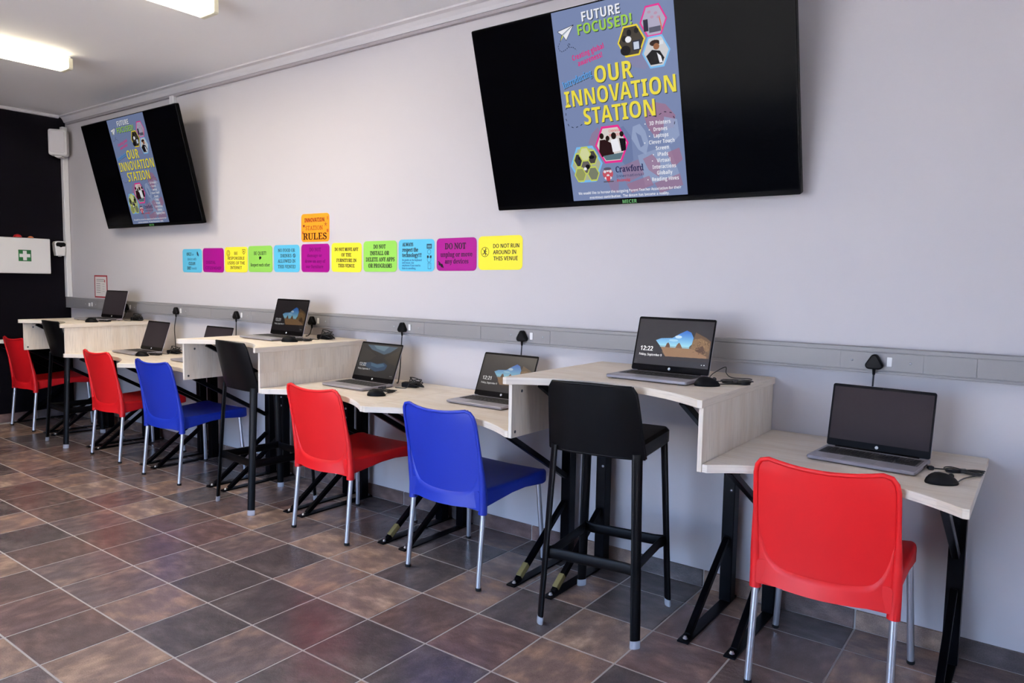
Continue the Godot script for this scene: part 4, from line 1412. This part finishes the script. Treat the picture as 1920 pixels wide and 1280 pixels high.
func laptops() -> void:
	var w := 0.36
	var d := 0.238
	var lh := 0.243
	# base: thin wedge with rounded corners
	var st := begin()
	XF = Transform3D(Basis(Vector3.RIGHT, Vector3.FORWARD, Vector3.UP), Vector3.ZERO)
	slab(st, rounded(w, d, 0.010, 4), 0.004, 0.0175, 0.003)
	XF = Transform3D.IDENTITY
	var base := finish(st)
	st = begin()
	for r in 6:
		var n: int = [14, 14, 14, 13, 12, 9][r]
		var z := -0.078 + r * 0.0185
		var x := -0.162
		var kw := 0.324 / n
		for i in n:
			var wide := kw - 0.003
			box(st, Vector3(x + i * kw, 0.0174, z), Vector3(x + i * kw + wide, 0.0192, z + (0.0105 if r == 0 else 0.0155)), 0.0006)
	var keys := finish(st)
	var well := boxmesh(Vector3(-0.167, 0.0170, -0.082), Vector3(0.167, 0.0178, 0.034), 0.0004)
	var pad := boxmesh(Vector3(-0.065, 0.0172, 0.045), Vector3(0.045, 0.0178, 0.108), 0.0003)
	st = begin()
	for e in [[-0.15, -0.095], [0.15, -0.095], [-0.15, 0.095], [0.15, 0.095]]:
		box(st, Vector3(e[0] - 0.012, 0.0003, e[1] - 0.006), Vector3(e[0] + 0.012, 0.0045, e[1] + 0.006), 0.001)
	var feet := finish(st)
	st = begin()
	tube(st, [Vector3(-0.145, 0.0165, -0.108), Vector3(0.145, 0.0165, -0.108)], [0.0062], 10)
	var hinge := finish(st)
	# lid in its own plane: y up the screen, z towards the user
	st = begin()
	slab(st, poly_shift(rounded(w, lh, 0.009, 4), Vector2(0, lh / 2)), -0.0055, -0.0012, 0.001)
	var shell := finish(st)
	st = begin()
	slab(st, poly_shift(rounded(w - 0.002, lh - 0.002, 0.008, 4), Vector2(0, lh / 2)), -0.0013, 0.0004, 0.0004)
	var rim := finish(st)
	st = begin()
	grain = 3
	uv_box = Rect2(-0.172, 0.028, 0.344, 0.2035)
	box(st, Vector3(-0.172, 0.028, 0.0003), Vector3(0.172, 0.2315, 0.0009))
	grain = 0
	var panel := finish(st)
	st = begin()
	XF = Transform3D(Basis(Vector3.RIGHT, PI / 2), Vector3(0, 0.0145, 0.0004))
	lathe(st, [Vector2(0.0062, 0), Vector2(0.0062, 0.0006), Vector2(0, 0.0008)], 16)
	XF = Transform3D.IDENTITY
	var badge := finish(st)
	st = begin()
	XF = Transform3D(Basis(Vector3.RIGHT, PI / 2), Vector3(0, 0.237, 0.0004))
	lathe(st, [Vector2(0.002, 0), Vector2(0.002, 0.0003), Vector2(0, 0.0004)], 10)
	XF = Transform3D.IDENTITY
	var eye := finish(st)
	var ports := boxmesh(Vector3(w / 2 - 0.001, 0.008, -0.06), Vector3(w / 2 + 0.0004, 0.014, 0.0), 0.0002)
	var all := [
		[-4.004, HIGH, 0.339, 0.036, 0.238, "", 0.0, "laptop with dark screen on the raised desk by the dark wall"],
		[-3.331, LOW, 0.346, -0.019, 0.32, "", 0.0, "laptop with dark screen on the low desk right of the farthest raised desk"],
		[-2.46, LOW, 0.33, 0.0, 0.30, "", 0.0, "laptop mostly hidden behind the middle raised desk"],
		[-1.478, HIGH, 0.395, -0.034, 0.258, "cave 12:21", 0.35, "laptop showing a sea cave on the middle raised desk"],
		[-0.684, LOW, 0.37, -0.018, 0.38, "lake 12:22", 0.45, "laptop showing a dark mountain lake on a low desk"],
		[0.257, LOW, 0.327, 0.0, 0.40, "cave 12:21", 0.5, "laptop showing a sea cave partly hidden by the nearest raised desk"],
		[1.249, HIGH, 0.437, -0.01, 0.29, "cave 12:22", 0.85, "laptop with the brightest sea cave screen on the nearest raised desk"],
		[2.055, LOW, 0.367, -0.075, 0.215, "", 0.0, "laptop with blank screen on the low desk at the right end"]]
	var pics := {}
	for l in all:
		var t := thing("laptop", l[7], "laptop", Vector3(l[0], l[1], l[2]), l[3], "laptops on the desks")
		var b := part("base", base, M.laptop, t)
		part("key_well", well, M.key_well, b)
		var k := part("keys", keys, M.keys, b)
		k.set_meta("kind", "stuff")
		part("touchpad", pad, M.trunk, b)
		part("ports", ports, M.bezel, b)
		part("rubber_feet", feet, M.rubber, t)
		part("hinge", hinge, M.bezel, t)
		var lid := part("lid", shell, M.laptop, t, Vector3(0, 0.0185, -0.1085))
		lid.rotation.x = -l[4]
		part("bezel", rim, M.bezel, lid)
		var m: StandardMaterial3D = M.screen_off
		if l[5] != "":
			if not pics.has(l[5]):
				pics[l[5]] = cave_screen(l[5].substr(5)) if l[5].begins_with("cave") else lake_screen(l[5].substr(5))
			m = mat(Color(0.04, 0.035, 0.04), 0.3)
			m.emission_enabled = true
			m.emission = Color.WHITE
			m.emission_texture = pics[l[5]]
			m.emission_operator = BaseMaterial3D.EMISSION_OP_MULTIPLY
			m.emission_energy_multiplier = l[6]
		part("screen", panel, m, lid)
		part("round_badge", badge, M.white, lid)
		part("camera_eye", eye, M.rubber, lid)

func poly_shift(p: PackedVector2Array, by: Vector2) -> PackedVector2Array:
	var q := PackedVector2Array()
	for v in p: q.append(v + by)
	return q

# ------------------------------------------------------------------ mice, adapters and leads
func mouse_body() -> ArrayMesh:
	var st := begin()
	var rows := []
	var n := 24
	for j in 8:
		var t := j / 7.0
		var ring := []
		for k in n:
			var a := TAU * k / n
			var r := cos(t * PI / 2 * 0.98)
			var rx := 0.031 * r
			var rz := 0.052 * r
			var p := Vector3(rx * cos(a), 0.0012 + 0.036 * sin(t * PI / 2), -rz * sin(a))
			p.y *= 1.0 - 0.22 * clampf(-p.z / 0.05, -0.4, 1.0)
			p.y = maxf(p.y, 0.0012)
			ring.append(p)
		if j == 0:
			var foot := []
			for p in ring: foot.append(Vector3(p.x * 0.96, 0.0005, p.z * 0.96))
			rows.append(foot)
			var low := []
			for p in ring: low.append(Vector3(p.x, 0.004, p.z))
			rows.append(low)
			continue
		rows.append(ring)
	loft(st, rows, true)
	return finish(st)

func small_things() -> void:
	var body := mouse_body()
	var st := begin()
	XF = Transform3D(Basis(Vector3.BACK, PI / 2), Vector3(0.003, 0.027, -0.028))
	lathe(st, [Vector2(0.0, 0.0), Vector2(0.008, 0.0), Vector2(0.008, 0.006), Vector2(0.0, 0.006)], 14)
	XF = Transform3D.IDENTITY
	var wheel := finish(st)
	# x, y, z, turn, end of lead (world), label
	var mice := [
		[-3.76, HIGH, 0.50, -0.9, Vector3(-3.80, HIGH + 0.008, 0.34), "black mouse on the raised desk by the dark wall"],
		[-3.085, LOW, 0.43, -0.9, Vector3(-3.14, LOW + 0.008, 0.31), "black mouse beside the dark laptop on the far low desk"],
		[-1.205, HIGH, 0.455, -1.0, Vector3(-1.29, HIGH + 0.008, 0.34), "black mouse on the middle raised desk"],
		[-0.345, LOW, 0.535, -1.0, Vector3(-0.49, LOW + 0.008, 0.34), "black mouse beside the mountain lake laptop"],
		[1.485, HIGH, 0.485, -0.9, Vector3(1.437, HIGH + 0.008, 0.40), "black mouse on the nearest raised desk"],
		[2.305, LOW, 0.53, -1.05, Vector3(2.252, LOW + 0.008, 0.35), "black mouse on the low desk at the right end"]]
	for m in mice:
		var at := Vector3(m[0], m[1], m[2])
		var t := thing("computer_mouse", m[5], "mouse", at, m[3], "black mice on the desks")
		part("body", body, M.black_plastic, t)
		part("scroll_wheel", wheel, M.rubber, t)
		# lead bundled into a flat figure of eight, then to the laptop
		var inv := t.transform.affine_inverse()
		st = begin()
		var nose := at + Basis(Vector3.UP, m[3]) * Vector3(0, 0.008, -0.05)
		var hub: Vector3 = nose + Vector3(0.03, 0.0, -0.10)
		if m[0] > 2.0: hub = Vector3(2.35, LOW + 0.008, 0.335)
		if absf(m[0] + 0.345) < 0.01: hub = Vector3(-0.40, LOW + 0.008, 0.41)
		if m[0] < -1.0: hub = nose + Vector3(-0.03, 0, -0.07)
		var path := [nose, nose.lerp(hub, 0.5) + Vector3(0.012, -0.003, 0)]
		for r in 3:
			for k in 16:
				var a := TAU * k / 16.0
				path.append(hub + Vector3((0.052 + 0.003 * r) * cos(a), -0.004 + 0.0042 * r, (0.030 + 0.003 * r) * sin(2.0 * a) * 0.75 - 0.004 * cos(a)))
		path.append(hub.lerp(m[4], 0.6))
		path.append(m[4])
		var loc := []
		for p in path: loc.append(inv * p)
		rope(st, loc, 0.0022, 6)
		part("lead", finish(st), M.cable, t)
		st = begin()
		var e: Vector3 = inv * m[4]
		box(st, e + Vector3(-0.009, -0.005, -0.009), e + Vector3(0.009, 0.006, 0.009), 0.001)
		part("usb_plug", finish(st), M.cable, t)
		st = begin()
		var hc: Vector3 = inv * hub
		box(st, hc + Vector3(-0.012, -0.004, -0.012), hc + Vector3(0.012, 0.008, 0.012), 0.003)
		part("cable_tie", finish(st), M.cable, t)
	# laptop power adapters with coiled leads
	var adapters := [
		[-3.76, HIGH, 0.13, 0.3, "black power adapter and coiled lead on the raised desk by the dark wall"],
		[-3.09, LOW, 0.17, 0.4, "tangled black power adapter and lead on the far low desk"],
		[-1.215, HIGH, 0.17, 0.2, "black power adapter and lead on the middle raised desk"],
		[-0.425, LOW, 0.185, 0.3, "black power adapter with looped lead beside the mountain lake laptop"]]
	for a in adapters:
		var t := thing("power_adapter", a[4], "adapter", Vector3(a[0], a[1], a[2]), a[3], "power adapters on the desks")
		part("brick", boxmesh(Vector3(-0.055, 0.0008, -0.024), Vector3(0.045, 0.03, 0.024), 0.005), M.black_plastic, t)
		st = begin()
		var path := [Vector3(0.045, 0.014, 0.0)]
		for r in 4:
			for k in 12:
				var q := TAU * k / 12.0 + r
				path.append(Vector3(0.05 + 0.045 * cos(q) * (1.0 - 0.1 * r), 0.012 + 0.011 * r + 0.02 * sin(q * 0.5 + r) * sin(q * 0.5 + r), 0.03 + 0.02 * sin(q) + 0.006 * r))
		path.append(Vector3(0.0, 0.006, 0.06)); path.append(Vector3(-0.07, 0.005, 0.07))
		rope(st, path, 0.0028, 6)
		part("coiled_lead", finish(st), M.cable, t)
	# thin lead lying behind the mouse on the nearest raised desk
	var t := thing("charging_lead", "thin black lead looping behind the laptop on the nearest raised desk", "cable", Vector3(1.45, HIGH, 0.25))
	st = begin()
	rope(st, [Vector3(-0.02, 0.008, 0.08), Vector3(-0.01, 0.03, 0.05), Vector3(0.01, 0.05, -0.03), Vector3(0.0, 0.02, -0.07), Vector3(0.03, 0.004, -0.06), Vector3(0.10, 0.003, -0.08), Vector3(0.115, 0.003, -0.03), Vector3(0.06, 0.003, -0.01), Vector3(0.02, 0.003, 0.02)], 0.0018, 6)
	part("wire", finish(st), M.cable, t)
	part("connector", boxmesh(Vector3(-0.03, 0.004, 0.074), Vector3(-0.008, 0.012, 0.086), 0.002), M.cable, t)
